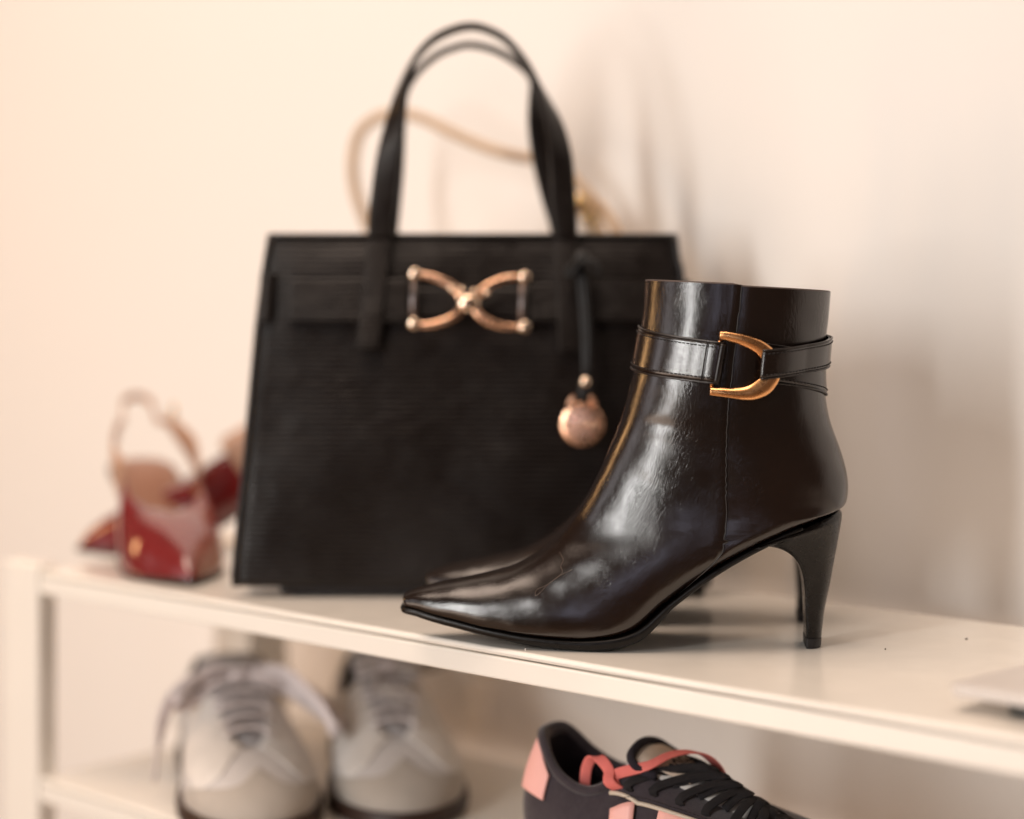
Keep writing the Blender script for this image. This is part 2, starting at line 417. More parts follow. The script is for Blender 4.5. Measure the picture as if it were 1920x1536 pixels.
def seam_th(t):
    last = None
    for i in range(0, 361):
        th = pi * i / 360; px, py = proj(bpt(t, th))
        if px > seam_x(py): return th
    return pi
NT = 230; ts = [TMAX * i / NT for i in range(NT + 1)]
sth = [seam_th(t) for t in ts]
for i in range(1, NT + 1): sth[i] = min(sth[i], sth[i - 1] + 0.05)
arcu = [0.0]
for a, b in zip(ts, ts[1:]): arcu.append(arcu[-1] + (bpt(b, pi / 3) - bpt(a, pi / 3)).length)
ARC = []
for t in ts:
    pv = bpt(t, 0.0); acc = 0.0; row = [0.0]
    for k in range(1, 49):
        q = bpt(t, pi * k / 48); acc += (q - pv).length; pv = q; row.append(acc)
    ARC.append(row)
def arcv(i, a):
    x = min(47.999, abs(a) / pi * 48); k = int(x)
    return (ARC[i][k] + (ARC[i][k + 1] - ARC[i][k]) * (x - k)) * (1 if a >= 0 else -1)
def boot_panel(front):
    V = []; UVS = []; C = 40
    rows = []
    for i, t in enumerate(ts):
        s_ = sth[i]
        if front:
            lo, hi = -s_, s_
            angs = [lo + (hi - lo) * j / (2 * C) for j in range(2 * C + 1)]
        else:
            angs = [s_ + (2 * (pi - s_)) * j / (2 * C) for j in range(2 * C + 1)]
        if not front and s_ > pi - 0.002: break
        acc = 0.0; prevp = None; row = []
        for j, a in enumerate(angs):
            aa = a if a <= pi else a - 2 * pi
            p = bpt(t, aa); n_ = bnorm(t, aa)
            d = dent(p) * lin([0, 0.6, 1.5], [0.3, 1, 1], t) * lin([TMAX - 4, TMAX - 1], [1, 0], t)
            e = min(j, 2 * C - j)                       # distance in columns from the seam
            if front: d += lin([0, 1, 2, 3], [-0.0003, 0.0003, 0.0001, 0], e) * min(1.0, (pi - s_) * 2)
            else: d += lin([0, 1, 2, 3], [-0.0006, -0.0003, -0.0001, 0], e)
            if a > pi / 2 + 0.4 and t > 9: d *= 0.2
            pp = p + n_ * d
            if not front and i == 0: pp.z -= 0.0009
            if front and i == 0: pass
            if prevp is not None: acc += (pp - prevp).length
            prevp = pp; row.append(pp); UVS.append((arcu[i], arcv(i, aa) + 0.5))
        V += row
        rows.append(row)
    R = len(V) // (2 * C + 1)
    F = grid_faces(R, 2 * C + 1)
    return V, F, UVS, rows
boot = root('ankle_boot', P(1500, 1100, YH) * 1.0, 'dark brown glossy leather ankle boot in front, gold horseshoe buckle facing the viewer', 'boot', 'pair of heeled ankle boots')
boot.location.z = 0
fv, ff, fu, frows = boot_panel(True)
front = mk('front_panel', fv, ff, M_LEA, boot, uvs=fu)
bv, bf, bu, brows = boot_panel(False)
back = mk('back_panel', bv, bf, M_LEA, boot, uvs=bu)
# collar edge and lining
ring0 = [frows[0][j] for j in range(0, 81, 2)][:-1] + [brows[0][j] for j in range(0, 81, 2)][:-1]
cen = sum(ring0, Vector()) / len(ring0)
def inset(p, d, dz): 
    q = (cen - p); q.z = 0; return p + q.normalized() * d + Vector((0, 0, dz))
V = []
for d, dz in ((0.0, -0.0002), (0.0004, 0.0006), (0.0012, 0.0008), (0.0019, 0.0004), (0.0022, -0.001)):
    V += [inset(p, d, dz) for p in ring0]
for tt in (0.4, 1.0, 1.8, 2.6):
    for k in range(len(ring0)):
        a = 2 * pi * k / len(ring0) - sth[0]; a = a if a <= pi else a - 2 * pi
        V.append(bpt(tt, a) - bnorm(tt, a) * .0034)
nR = len(ring0)
F = grid_faces(9, nR, False, True) + [tuple(8 * nR + k for k in range(nR))]
mk('collar_lining', V, F, M_LINING, boot)
# seam piping: dark thread line in the groove, both sides
V2 = MB()
for k in (0, -1):
    pth = [r[k] for r in frows[:len(brows)]]
    nn = [bnorm(ts[i], sth[i] * (1 if k == -1 else -1)) for i in range(len(pth))]
    V2.add(*tube([p + n_ * 0.0001 for p, n_ in zip(pth, nn)], 0.00038, 6))
mk('seam_piping', V2.v, V2.f, M_EDGE, boot)
# outsole: follows the feather line from the heel breast to the toe
V = []; SN = 120; prof = []
t0s = 8.6
for i in range(SN + 1):
    t = t0s + (TMAX - t0s) * (i / SN) ** 0.9
    B_ = ev(KBk, t); w_, s0, n1 = ev(KW, t)
    tg = (ev(KBk, min(t + .05, TMAX)) - ev(KBk, max(t - .05, 0))).normalized()
    nn = tg.cross(LAT); nn = nn if nn.z < 0 else -nn
    th_ = lin([8.6, 9.6, 12, 13, 14, 16, 19, TMAX], [.0022, .0026, .0030, .0056, .0060, .0042, .0032, .0028], t)
    ww = w_ * 0.93 + lin([8.6, 12, 13.5, TMAX], [-.003, -.0018, .0006, .0012], t)
    if t < 9.4: ww = w_ * 0.93 - .003
    prof.append((B_, nn, th_, ww, tg))
B_, nn, th_, ww, tg = prof[-1]
for k, f in ((1, .8), (2, .35), (3, 0.02)): prof.append((B_ + tg * (0.0006 * k), nn, th_, max(ww * f, 0.0002), tg))
for (B_, nn, th_, ww, tg) in prof:
    for (a, b) in ((-.90, -.0006), (-1.0, -.0002), (-1.02, .25), (-1.0, .75), (-.93, 1.0), (0, 1.0), (.93, 1.0), (1.0, .75), (1.02, .25), (1.0, -.0002), (.90, -.0006), (0, -.0006)):
        dn = b * th_ if abs(b) > .01 else b
        q = B_ + LAT * (-a * ww) + nn * dn
        q.z = max(q.z, 0.0002); V.append(q)
F = grid_faces(len(prof), 12, False, True) + [tuple(range(11, -1, -1)), tuple((len(prof) - 1) * 12 + k for k in range(12))]
mk('sole', V, F, M_SOLE, boot)
# heel: sections from tip to seat, read on the near face
HS = [((1512, 1217), (1540, 1217), .0112), ((1512, 1197), (1541.5, 1197), .0112), ((1511, 1150), (1548, 1145), .0118),
      ((1509, 1105), (1556, 1092), .0132), ((1504, 1074), (1563, 1052), .0158), ((1492, 1050), (1569, 1021), .0192),
      ((1470, 1033), (1573.5, 996), .0228), ((1442, 1026), (1577, 977), .0262), ((1418, 1031), (1578.5, 962), .0285), ((1412, 1030), (1573, 953), .0270)]
def heel_rings(lo, hi, n, grow=0.0):
    fr = [P(a[0], a[1], YH - w_) - LAT * w_ for a, b, w_ in HS]; bk = [P(b[0], b[1], YH) if i > 2 else P(b[0], b[1], YH - w_ * .6) - LAT * (w_ * .6) for i, (a, b, w_) in enumerate(HS)]
    ws = [Vector((h[2], 0, 0)) for h in HS]
    V = []
    for i in range(n + 1):
        t = lo + (hi - lo) * i / n
        a, b, w_ = ev(fr, t), ev(bk, t), ev(ws, t).x + grow
        if t <= 0.0001: a.z = b.z = 0.0003
        d = (b - a); a = a - d.normalized() * grow; b = b + d.normalized() * grow; d = b - a
        loop = []
        for s in (0.0, .06, .2, .35, .5, .64, .76, .86, .93, .98, 1.0):
            g = 1.0 if s <= .3 else max(0.0, 1 - ((s - .3) / .7) ** 2.5) ** (1 / 2.3)
            if s == 0.0: g = .94
            loop.append((s, g))
        for s, g in loop: V.append(a + d * s + LAT * (w_ * g))
        for s, g in reversed(loop[:-1]): V.append(a + d * s - LAT * (w_ * g))
    m = 2 * len(loop) - 1
    F = grid_faces(n + 1, m, False, True) + [tuple(range(m - 1, -1, -1)), tuple(n * m + k for k in range(m))]
    return V, F
hv, hf = heel_rings(1.02, 9, 40)
hl = mk('heel', hv, hf, M_HEEL, boot, bevel=0.0006)
mk('heel_tip', *heel_rings(0, 1.0, 3, 0.0002), M_TIP, boot, smooth=False, bevel=0.0005)
# thin seam line beside the heel breast on each side
for sg in (1, -1):
    pts = []
    for t in [1.3 + 5.2 * i / 30 for i in range(31)]:
        fr = [P(a[0], a[1], YH - w_) - LAT * w_ for a, b, w_ in HS]; bk = [P(b[0], b[1], YH) for a, b, w_ in HS]; ws = [Vector((h[2], 0, 0)) for h in HS]
        a, b = ev(fr, t), ev(bk, t); pts.append(a + (b - a).normalized() * 0.0016 + LAT * (sg * (ev(ws, t).x + 0.00005)))
    mk('breast_seam', *tube(pts, 0.00022, 6), M_HEEL, boot)

# ---- straps
def surf(th, z):
    lo, hi = 0.0, 5.0
    for _ in range(26):
        m = (lo + hi) / 2
        if bpt(m, th).z > z: lo = m
        else: hi = m
    return (lo + hi) / 2
def band(name, ths, ztop, zbot, off, mat, rows=12, edge=True, stitch=True, raise_end=None):
    """ths: signed angles (may run past pi); ztop/zbot/off: functions of index fraction"""
    V = []; UVS = []; n = len(ths); top = []; bot = []; nt_ = []; nb_ = []; acc = 0; prev = None
    SM = MB()
    for i, th in enumerate(ths):
        f = i / (n - 1); zt, zb, o_ = ztop(f), zbot(f), off(f)
        a = th
        while a > pi: a -= 2 * pi
        while a < -pi: a += 2 * pi
        prs = []
        for k in range(rows + 1):
            v = k / rows; z = zb + (zt - zb) * v; t = surf(a, z)
            p = bpt(t, a); n_ = bnorm(t, a); prs.append((p, n_))
        pm, nm = prs[rows // 2]
        if prev is not None: acc += (pm - prev).length
        prev = pm
        wob = noise.noise(pm * 60) * 0.0003
        col = [(prs[0][0] + prs[0][1] * (o_ - .0022 if o_ > .0035 else -.0003), 0)]
        for k in range(rows + 1):
            v = k / rows; e = min(v, 1 - v)
            oo = o_ + wob - (0.0006 if e == 0 else 0.0)
            col.append((prs[k][0] + prs[k][1] * oo, v))
        col.append((prs[-1][0] + prs[-1][1] * (o_ - .0022 if o_ > .0035 else -.0003), 1))
        for q, v in col: V.append(q); UVS.append((acc * 1.0, v * 0.024 + 0.7))
        bot.append(prs[0][0] + prs[0][1] * (o_ - 0.0004 + wob)); top.append(prs[-1][0] + prs[-1][1] * (o_ - 0.0004 + wob))
        for v, lst in ((0.12, nb_), (0.88, nt_)):
            k = v * rows; k0 = int(k); p = prs[k0][0].lerp(prs[k0 + 1][0], k - k0); nn = prs[k0][1]
            lst.append((p + nn * (o_ + wob + 0.00002), nn))
    c = rows + 3
    F = grid_faces(n, c, False, False, True)
    F += [tuple(range(c)), tuple((n - 1) * c + k for k in range(c - 1, -1, -1))]
    # close underside
    F += [(i * c, (i + 1) * c, (i + 1) * c + c - 1, i * c + c - 1) for i in range(n - 1)]
    s = mk(name, V, F, mat, boot, uvs=UVS)
    if edge:
        for e in (top, bot): mk('edge_binding', *tube(e, 0.00062, 8), M_EDGE, s_par(s))
    if stitch:
        for lst in (nb_, nt_):
            pts = [a for a, b in lst]; L = [0]
            for a, b in zip(pts, pts[1:]): L.append(L[-1] + (b - a).length)
            d = 0.0008
            while d + 0.0015 < L[-1]:
                seg = []
                for q in (d, d + 0.00075, d + 0.0015):
                    j = max(0, min(len(L) - 2, next((k for k in range(len(L) - 1) if L[k + 1] >= q), len(L) - 2)))
                    f = (q - L[j]) / max(1e-9, L[j + 1] - L[j]); seg.append((pts[j].lerp(pts[j + 1], f), lst[j][1]))
                pp = [seg[0][0] - seg[0][1] * 0.0001, seg[1][0] + seg[1][1] * 0.00016, seg[2][0] - seg[2][1] * 0.0001]
                SM.add(*tube(pp, 0.00040, 5)); d += 0.0024
        mk('stitching', SM.v, SM.f, M_STITCH, s_par(s), kind='stuff')
    return s
def s_par(s): return s
def th_at(px, py, lo=0.0, hi=pi):
    """angle on the near side whose projection has column px at row py"""
    for _ in range(30):
        m = (lo + hi) / 2; t = surf(m, CAMZ - (py - HY) / FPX * 0.975)
        if proj(bpt(t, m))[0] > px: hi = m
        else: lo = m
    return (lo + hi) / 2
tE = th_at(1352, 680); tS = th_at(1421, 684); t3 = th_at(1432, 700)
# main strap: from its folded end beside the buckle round the front, the far side and the back
nS = 110
th1 = [tE + (-pi + 0.12 - tE) * i / nS for i in range(nS + 1)]
fE = tE / (tE + pi - 0.12)
zt1 = lambda f: lin([0, fE, 0.72, 1], [.1742, .1832, .1730, .1660], f)
zb1 = lambda f: lin([0, fE, 0.72, 1], [.1518, .1592, .1510, .1440], f)
of1 = lambda f: lin([0, .012, .035, .08, 1], [.0046, .0050, .0036, .0019, .0019], f)
s1 = band('strap', th1, zt1, zb1, of1, M_STRAP)
# lower rear run of the same strap
th3 = [t3 + (pi + 0.2 - t3) * i / 50 for i in range(51)]
band('strap', th3, lambda f: lin([0, .85, 1], [.1735, .1650, .1650], f), lambda f: lin([0, .85, 1], [.1530, .1438, .1432], f), lambda f: 0.0014, M_STRAP)
# upper rear strap looped over the buckle
th2 = [tS + (pi + 0.9 - tS) * (i / 80) for i in range(81)]
fB = (pi - tS) / (pi + 0.9 - tS)
of2 = lambda f: lin([0, .02, .06, .13, .24, .5, 1], [.0086, .0094, .0092, .0078, .0046, .0036, .0034], f)
band('strap', th2, lambda f: lin([0, fB * .5, fB, 1], [.1705, .1738, .1772, .1800], f), lambda f: lin([0, fB * .5, fB, 1], [.1548, .1583, .1612, .1640], f), of2, M_STRAP)
# stitched fold line and dark rolled end of the main strap
def strip_at(px0, py0, px1, py1, off, r, name, mat, par, n=12):
    pts = []
    for i in range(n + 1):
        f = i / n; px, py = px0 + (px1 - px0) * f, py0 + (py1 - py0) * f
        a = th_at(px, py); t = surf(a, CAMZ - (py - HY) / FPX * 0.972); pts.append(bpt(t, a) + bnorm(t, a) * off)
    return mk(name, *tube(pts, r, 8), mat, par)
strip_at(1356, 645, 1343, 718, .0034, .0020, 'rolled_end', M_EDGE, s1)
strip_at(1328, 642, 1317, 712, .0036, .00045, 'fold_stitch', M_STITCH, s1)
strip_at(1331, 642, 1320, 712, .0038, .00025, 'fold_stitch', M_STITCH, s1)
# horseshoe buckle
BK = [(1350, 630, .0034, 7.5), (1362, 630.5, .0040, 8), (1380, 634, .0046, 8.5), (1400, 640, .0052, 9.5), (1419, 649, .0056, 11), (1434, 663, .0058, 12.5), (1442, 680, .0058, 13), (1444, 697, .0058, 13), (1438, 713, .0057, 14), (1426, 726, .0055, 14.5), (1410, 735, .0052, 13), (1392, 738, .0048, 10.5), (1370, 737, .0044, 8.5), (1350, 735, .0040, 8), (1332, 733.5, .0034, 7.5)]
def near_pt(px, py, off):
    a = th_at(px, py); t = surf(a, CAMZ - (py - HY) / FPX * 0.972); return bpt(t, a) + bnorm(t, a) * off, bnorm(t, a)
kp = []; kw = []
for px, py, off, hw in BK:
    q, n_ = near_pt(px, py, off); kp.append(q); kw.append(Vector((hw, 0, 0)))
NBk = 90; path = [ev(kp, i * (len(kp) - 1) / NBk) for i in range(NBk + 1)]
hws = [ev(kw, i * (len(kp) - 1) / NBk).x / FPX * 1.12 for i in range(NBk + 1)]
nvec = (sum((near_pt(px, py, 0)[1] for px, py, _, _ in BK[::3]), Vector())).normalized()
wds = []
for i in range(NBk + 1):
    t = (path[min(i + 1, NBk)] - path[max(i - 1, 0)]).normalized(); wds.append(t.cross(nvec))
V = []; sec = []
for i, p in enumerate(path):            # bevelled section: flat crown with chamfered flanks
    t = (path[min(i + 1, NBk)] - path[max(i - 1, 0)]).normalized(); a = t.cross(nvec).normalized(); b = nvec
    if a.dot(path[NBk // 2] - p) > 0 and False: a = -a
    w_ = hws[i]; f = i / NBk
    h = 0.0019
    tw = 0.35 * sin(pi * f) * w_          # inner flank drops towards the bend
    for (x, y) in ((-1, -.8), (-1, .2), (-.82, .75), (-.35, 1.05), (.1, 1.1), (.62, .72), (1, .0), (1, -.8), (0, -.9)):
        V.append(p + a * (x * w_) + b * (y * h))
F = grid_faces(NBk + 1, 9, False, True) + [tuple(range(8, -1, -1)), tuple(NBk * 9 + k for k in range(9))]
bk = mk('buckle', V, F, M_BUCK, boot, bevel=0.0003, sub=1)
q0, _ = near_pt(1350, 640, .0022); q1, _ = near_pt(1334, 728, .0022)
mk('buckle_bar', *tube([q0.lerp(q1, i / 6) for i in range(7)], .0011, 8), M_BUCK, bk)

# far boot: mirrored copy of the whole thing
def copy_tree(o, parent=None):
    c = o.copy(); COL.objects.link(c); c.parent = parent
    for ch in list(o.children): copy_tree(ch, c)
    return c
bpy.context.view_layer.update()
boot2 = copy_tree(boot)
boot2.location = P(1484 + 3, 1100, YH + .086) ; boot2.location.z = 0
boot2.scale = (1, -1, 1); boot2.rotation_euler.z = radians(-9.0)
boot2['label'] = 'second dark brown ankle boot, behind the first one and mostly hidden by it'

# lint on the vamp
def vamp(px, py, off=0.0002):
    best = None
    # search the near side surface for the point that projects there
    lo_t, hi_t = 9.0, 17.0; t, a = 13.0, 1.0; bd = 1e9
    for i in range(60):
        tt = 9.0 + 9.0 * i / 59
        for j in range(60):
            aa = 0.1 + 1.6 * j / 59; x, y = proj(bpt(tt, aa)); d = (x - px) ** 2 + (y - py) ** 2
            if d < bd: bd, t, a = d, tt, aa
    p = bpt(t, a); n_ = bnorm(t, a); return p + n_ * (dent(p) + off)
lp = [vamp(*q) for q in ((1050, 1036), (1056, 1050), (1050, 1062), (1056, 1074), (1046, 1084), (1024, 1096), (1008, 1108), (1004, 1117), (1012, 1112), (1030, 1097), (1052, 1080), (1074, 1067))]
lint = mk('lint_fibre', *tube(resample(lp, 60), 0.000035, 5), M_LINT, None)
lint['label'] = 'thin curly pale fibre stuck on the toe of the front boot'; lint['category'] = 'lint'

# ------------------------------------------------------------------ black handbag
YB0, YB1 = 1.176, 1.203          # front face: bottom, top
bag = root('handbag', Vector((-.029, 1.215, 0)), 'black ribbed leather handbag with two arched handles and rose gold horseshoe clasp behind the boots', 'handbag')
def face(px, py, off=0.0):
    """point on the leaning front face"""
    f = (1100 - py) / 660.0; Y = YB0 + (YB1 - YB0) * f
    bul = 0.006 * sin(pi * max(0, min(1, f))) * max(0, 1 - ((px - 885) / 460) ** 2)
    return P(px, py, Y - off - bul)
def edgeL(py): return lin([440, 500, 620, 850, 1080, 1100], [506, 496, 481, 460, 437, 440], py)
def edgeR(py): return lin([440, 480, 510, 620, 850, 1085, 1104], [1267, 1271, 1279, 1288, 1308, 1331, 1328], py)
R_, C_ = 44, 60; V = []; UVS = []
for i in range(R_ + 1):
    py = 440 + 660 * i / R_
    for j in range(C_ + 1):
        f = j / C_; px = edgeL(py) + (edgeR(py) - edgeL(py)) * f
        e = min(j, C_ - j)
        p = face(px, py, 0.0); n_ = noise.noise(p * 11) * 0.0042
        p.y += n_ * min(1, e / 4) * min(1, i / 4) + (0.0016 if e == 0 else 0) + 0.0012 * max(0, 1 - i / 2)
        V.append(p)
mk('front_panel', V, grid_faces(R_ + 1, C_ + 1, flip=True), M_BAG, bag, solid=0.0025)
# body: sides, back and base (gussets fold inwards)
def body_ring(py, inset_=0.0008):
    a, b = face(edgeL(py), py, -0.0034), face(edgeR(py), py, -0.0034)
    f = (1100 - py) / 660.0; dpt = 0.078 + (0.026 - 0.078) * f
    a.y = b.y = YB0 + (YB1 - YB0) * f + 0.0034
    fold = 0.018 * f
    pts = [a + Vector((inset_, 0, 0))]
    for k in range(1, 8):
        s = k / 8; pts.append(a + Vector((inset_ + fold * sin(pi * s) + .002 * (1 - f), dpt * s, 0)))
    pts.append(a + Vector((inset_, dpt, 0)))
    for k in range(1, 12): pts.append((a + Vector((inset_, dpt, 0))).lerp(b + Vector((-inset_, dpt, 0)), k / 12))
    pts.append(b + Vector((-inset_, dpt, 0)))
    for k in range(7, 0, -1):
        s = k / 8; pts.append(b + Vector((-inset_ - fold * sin(pi * s) - .002 * (1 - f), dpt * s, 0)))
    pts.append(b + Vector((-inset_, 0, 0)))
    return pts
V = []; rr = 24
for i in range(rr + 1): V += body_ring(442 + 658 * i / rr)
cN = len(V) // (rr + 1)
mk('body', V, grid_faces(rr + 1, cN, False, True) + [tuple(range(cN)), tuple(rr * cN + k for k in range(cN - 1, -1, -1))], M_BAG, bag)
bp = face(520, 1102, 0); 
mk('base_panel', *box8(Vector((P(522, 1100, YB0).x, YB0 + 0.006, 0.0012)), Vector((P(1325, 1100, YB0).x - P(522, 1100, YB0).x, 0, 0)), Vector((0, 0.066, 0)), Vector((0, 0, 0.0068))), M_BAGE, bag, smooth=False, bevel=0.002)
for q in ((535, .012), (1300, .012), (535, .062), (1300, .062)):
    mk('foot', *sphere((P(q[0], 1100, YB0).x, YB0 + q[1], 0.0016), 0.0048, 12, 8, (1, 1, .34)), M_ROSE, bag)
for ed, x0 in ((edgeL, 5), (edgeR, -5)):
    pts = [face(ed(440 + 660 * i / 30), 440 + 660 * i / 30, 0.0006) for i in range(31)]
    mk('edge_piping', *tube(pts, 0.0017, 8), M_BAGE, bag)
    pts = [face(ed(446 + 650 * i / 30) + x0 * 2.1, 446 + 650 * i / 30, 0.0004) for i in range(31)]
    mk('edge_stitching', *tube(pts, 0.00035, 5), M_BAGE, bag)
pts = [face(506 + 761 * i / 30, 441, 0.0004) for i in range(31)]
mk('top_binding', *tube(pts, 0.0014, 8), M_BAGE, bag)
def patch(name, px0, px1, pyt, pyb, off, mat, par, sk=0.0, thick=.002, n=24, m=8, curve=0.0):
    V = []
    for i in range(m + 1):
        g = i / m; py = pyt + (pyb - pyt) * g
        for j in range(n + 1):
            f = j / n; e = curve * (1 - (2 * f - 1) ** 2)
            V.append(face(px0 + (px1 - px0) * f + sk * g, py, off + e))
    return mk(name, V, grid_faces(m + 1, n + 1, flip=True), mat, par, solid=thick, bevel=0.0008)
patch('belt', 541, 768, 521, 603, .0052, M_BAG2, bag, thick=.0035, curve=.0012)
patch('belt', 992, 1296, 527, 604, .0052, M_BAG2, bag, thick=.0035, curve=.0012)
patch('belt_underlay', 538, 1290, 540, 592, .0022, M_BAG2, bag, thick=.0018)
patch('belt_keeper', 488, 516, 512, 603, .0040, M_BAG2, bag, sk=-6, thick=.003, curve=.002)
patch('handle_tab', 691, 735, 440, 656, .0086, M_BAG2, bag, sk=-24, thick=.0022, n=10, m=24, curve=.0003)
patch('handle_tab', 1038, 1082, 440, 660, .0086, M_BAG2, bag, sk=10, thick=.0022, n=10, m=24, curve=.0003)
def handle(keys, yf, yb_mid, name='handle'):
    """keys: px, py, apparent half width px, twist 0..1"""
    kp = []; kd = []; kw_ = []
    m = len(keys)
    for i, (px, py, Y, tw) in enumerate(keys): kp.append(P(px, py, Y)); kd.append(Vector((tw, 0, 0)))
    n = 110; path = [ev(kp, i * (m - 1) / n) for i in range(n + 1)]
    wd = []
    for i, p in enumerate(path):
        t = (path[min(i + 1, n)] - path[max(i - 1, 0)]).normalized()
        a = t.cross(Vector((0, 1, 0))).normalized()
        tw = ev(kd, i * (m - 1) / n).x * pi / 2
        wd.append(a * cos(tw) + Vector((0, 1, 0)) * sin(tw))
    return mk(name, *sweep(path, wd, 0.0084, 0.0023, 18, False, 4.0), M_BAG2, bag)
yF, yK = 1.1955, 1.236
handle([(713, 446, yF, 0), (714, 405, yF, 0), (721, 345, yF, .05), (730, 285, yF, .2), (742, 225, yF + .002, .45), (755, 165, yF + .004, .75), (778, 112, yF + .006, .93), (820, 70, yF + .006, 1), (881, 50, yF + .006, 1), (935, 66, yF + .006, 1), (970, 98, yF + .006, 1), (998, 140, yF + .005, 1), (1022, 188, yF + .003, .8), (1041, 240, yF + .001, .5), (1052, 300, yF, .22), (1056, 365, yF, .06), (1059, 410, yF, 0), (1060, 446, yF, 0)], 0, 0)
handle([(722, 460, yK, 0), (728, 400, yK, 0.1), (737, 320, yK, .3), (745, 240, yK, .55), (756, 180, yK, .8), (778, 140, yK, .84), (815, 106, yK, .84), (850, 90, yK, .84), (884, 84, yK, .84), (930, 95, yK, .84), (972, 120, yK, .84), (998, 150, yK, .9), (1008, 188, yK, .5), (1012, 240, yK, .12), (1020, 300, yK, .05), (1037, 370, yK, 0), (1052, 420, yK, 0), (1056, 462, yK, 0)], 0, 0)
# clasp
def facep(lst, off): return [face(px, py, off) for px, py in lst]
clasp = mk('clasp_centre', *sphere(face(879, 569, .0135), .0062, 24, 16, (1.25, .60, .95)), M_ROSE, bag)
HL = [(778, 514), (800, 517), (828, 526), (852, 541), (866, 560), (866, 578), (852, 594), (828, 605), (800, 610), (776, 607)]
HR = [(984, 520), (958, 521), (930, 529), (905, 544), (891, 562), (891, 580), (905, 597), (930, 609), (958, 614), (984, 613)]
for Hs in (HL, HR):
    pth = resample(facep(Hs, .0115), 50)
    r = [0.0017 + 0.0010 * sin(pi * i / 50) for i in range(51)]
    hs = mk('horseshoe_ring', *sweep(pth, Vector((0, 1, 0)), [x * 1.0 for x in r], [x * 1.15 for x in r], 12, False, 2.3), M_SHOE, bag)
    for e in (0, -1): mk('end_ball', *sphere(pth[e] - Vector((0, .0024, 0)), 0.0040, 20, 12, (1, .48, 1)), M_ROSE, hs)
for px in (846, 866, 889, 912):
    mk('stud', *sphere(face(px, 541 + (px - 846) * .14, .0150), 0.0024, 10, 8), M_ROSE, clasp)
for px, dy in ((776, 0), (980, 5)):
    mk('clasp_bar', *tube(facep([(px, 516 + dy), (px - 1, 560 + dy), (px - 1, 606 + dy)], .0100), 0.0024, 12), M_STEEL, bag)
# hanging charm
ch = root('bag_charm', face(1091, 795, .014), 'round rose gold disc charm hanging on a black cord against the handbag front', 'charm')
for dx in (-4, 5):
    mk('cord', *sweep(resample([face(1084 + dx, 478, .016), face(1094 + dx, 560, .015), face(1099 + dx, 640, .0145), face(1099 + dx * .6, 705, .014)], 20), Vector((1, 0, 0)), .0021, .0012, 8, False, 2.6), M_CORD, ch)
mk('knot_loop', *sweep(resample([face(1088, 482, .018), face(1066, 502, .020), (face(1062, 520, .018)), face(1080, 505, .021), face(1090, 488, .022)], 20), Vector((0, 1, 0)), .0035, .0013, 8), M_CORD, ch)
mk('knot_loop', *sweep(resample([face(1090, 482, .018), face(1118, 494, .020), (face(1124, 516, .018)), face(1106, 503, .021), face(1092, 488, .022)], 20), Vector((0, 1, 0)), .0035, .0013, 8), M_CORD, ch)
mk('knot', *sphere(face(1090, 484, .018), .0055, 12, 8, (1, .7, 1)), M_CORD, ch)
mk('bead', *sphere(face(1097, 716, .0145), .0040, 16, 10), M_ROSE, ch)
mk('cord_end', *sweep([face(1097, 722, .014), face(1095, 738, .014), face(1094, 752, .014)], Vector((1, 0, 0)), .0042, .0015, 8), M_CORD, ch)
dc = face(1091, 795, .0135); rd = 41.5 / FPX * 1.19
V = []; nd = 48; CR = Matrix.Rotation(radians(-6), 3, 'Z') @ Matrix.Rotation(radians(-4), 3, 'X')
for (r, y) in ((0, -.0013), (rd * .4, -.0012), (rd * .7, -.0010), (rd * .9, -.0006), (rd, .0002), (rd * .97, .0010), (0, .0011)):
    V += [dc + CR @ Vector((r * cos(2 * pi * k / nd), y, r * sin(2 * pi * k / nd))) for k in range(nd)]
disc = mk('disc', V, grid_faces(7, nd, False, True, True), M_DISC, ch)
disc_rot = 0
for sx in (-1, 1):
    pts = [dc + Vector((sx * rd * (.62 if k in (0, 4) else .52 if k in (1, 3) else .36) + (0 if k < 3 else -sx * .0016), -.0002, rd * (.80, 1.05, 1.22, 1.08, .88)[k])) for k in range(5)]
    mk('bail', *tube(resample(pts, 16), .0013, 8), M_DISC, disc)
gl = MB()     # the raised, unreadable lettering across the disc
for k in range(8):
    x = -.78 + .22 * k; cxp = dc + CR @ Vector((x * rd, -.0014 * (1 - .4 * x * x), -rd * .02)); h = rd * .11
    kind = k % 4
    if kind == 0: gl.add(*tube([cxp + Vector((h * .6 * cos(a), 0, h * sin(a))) for a in [2 * pi * i / 10 for i in range(10)]], .0004, 5, True))
    elif kind == 1: gl.add(*tube([cxp + Vector((0, 0, -h)), cxp + Vector((0, 0, h))], .0005, 5))
    elif kind == 2: gl.add(*tube([cxp + Vector((-h * .5, 0, -h)), cxp + Vector((0, 0, h)), cxp + Vector((h * .5, 0, -h))], .0004, 5))
    else: gl.add(*tube([cxp + Vector((h * .5, 0, -h)), cxp + Vector((-h * .4, 0, -h)), cxp + Vector((-h * .4, 0, h)), cxp + Vector((h * .5, 0, h))], .0004, 5))
mk('relief', gl.v, gl.f, M_ROSE, disc)

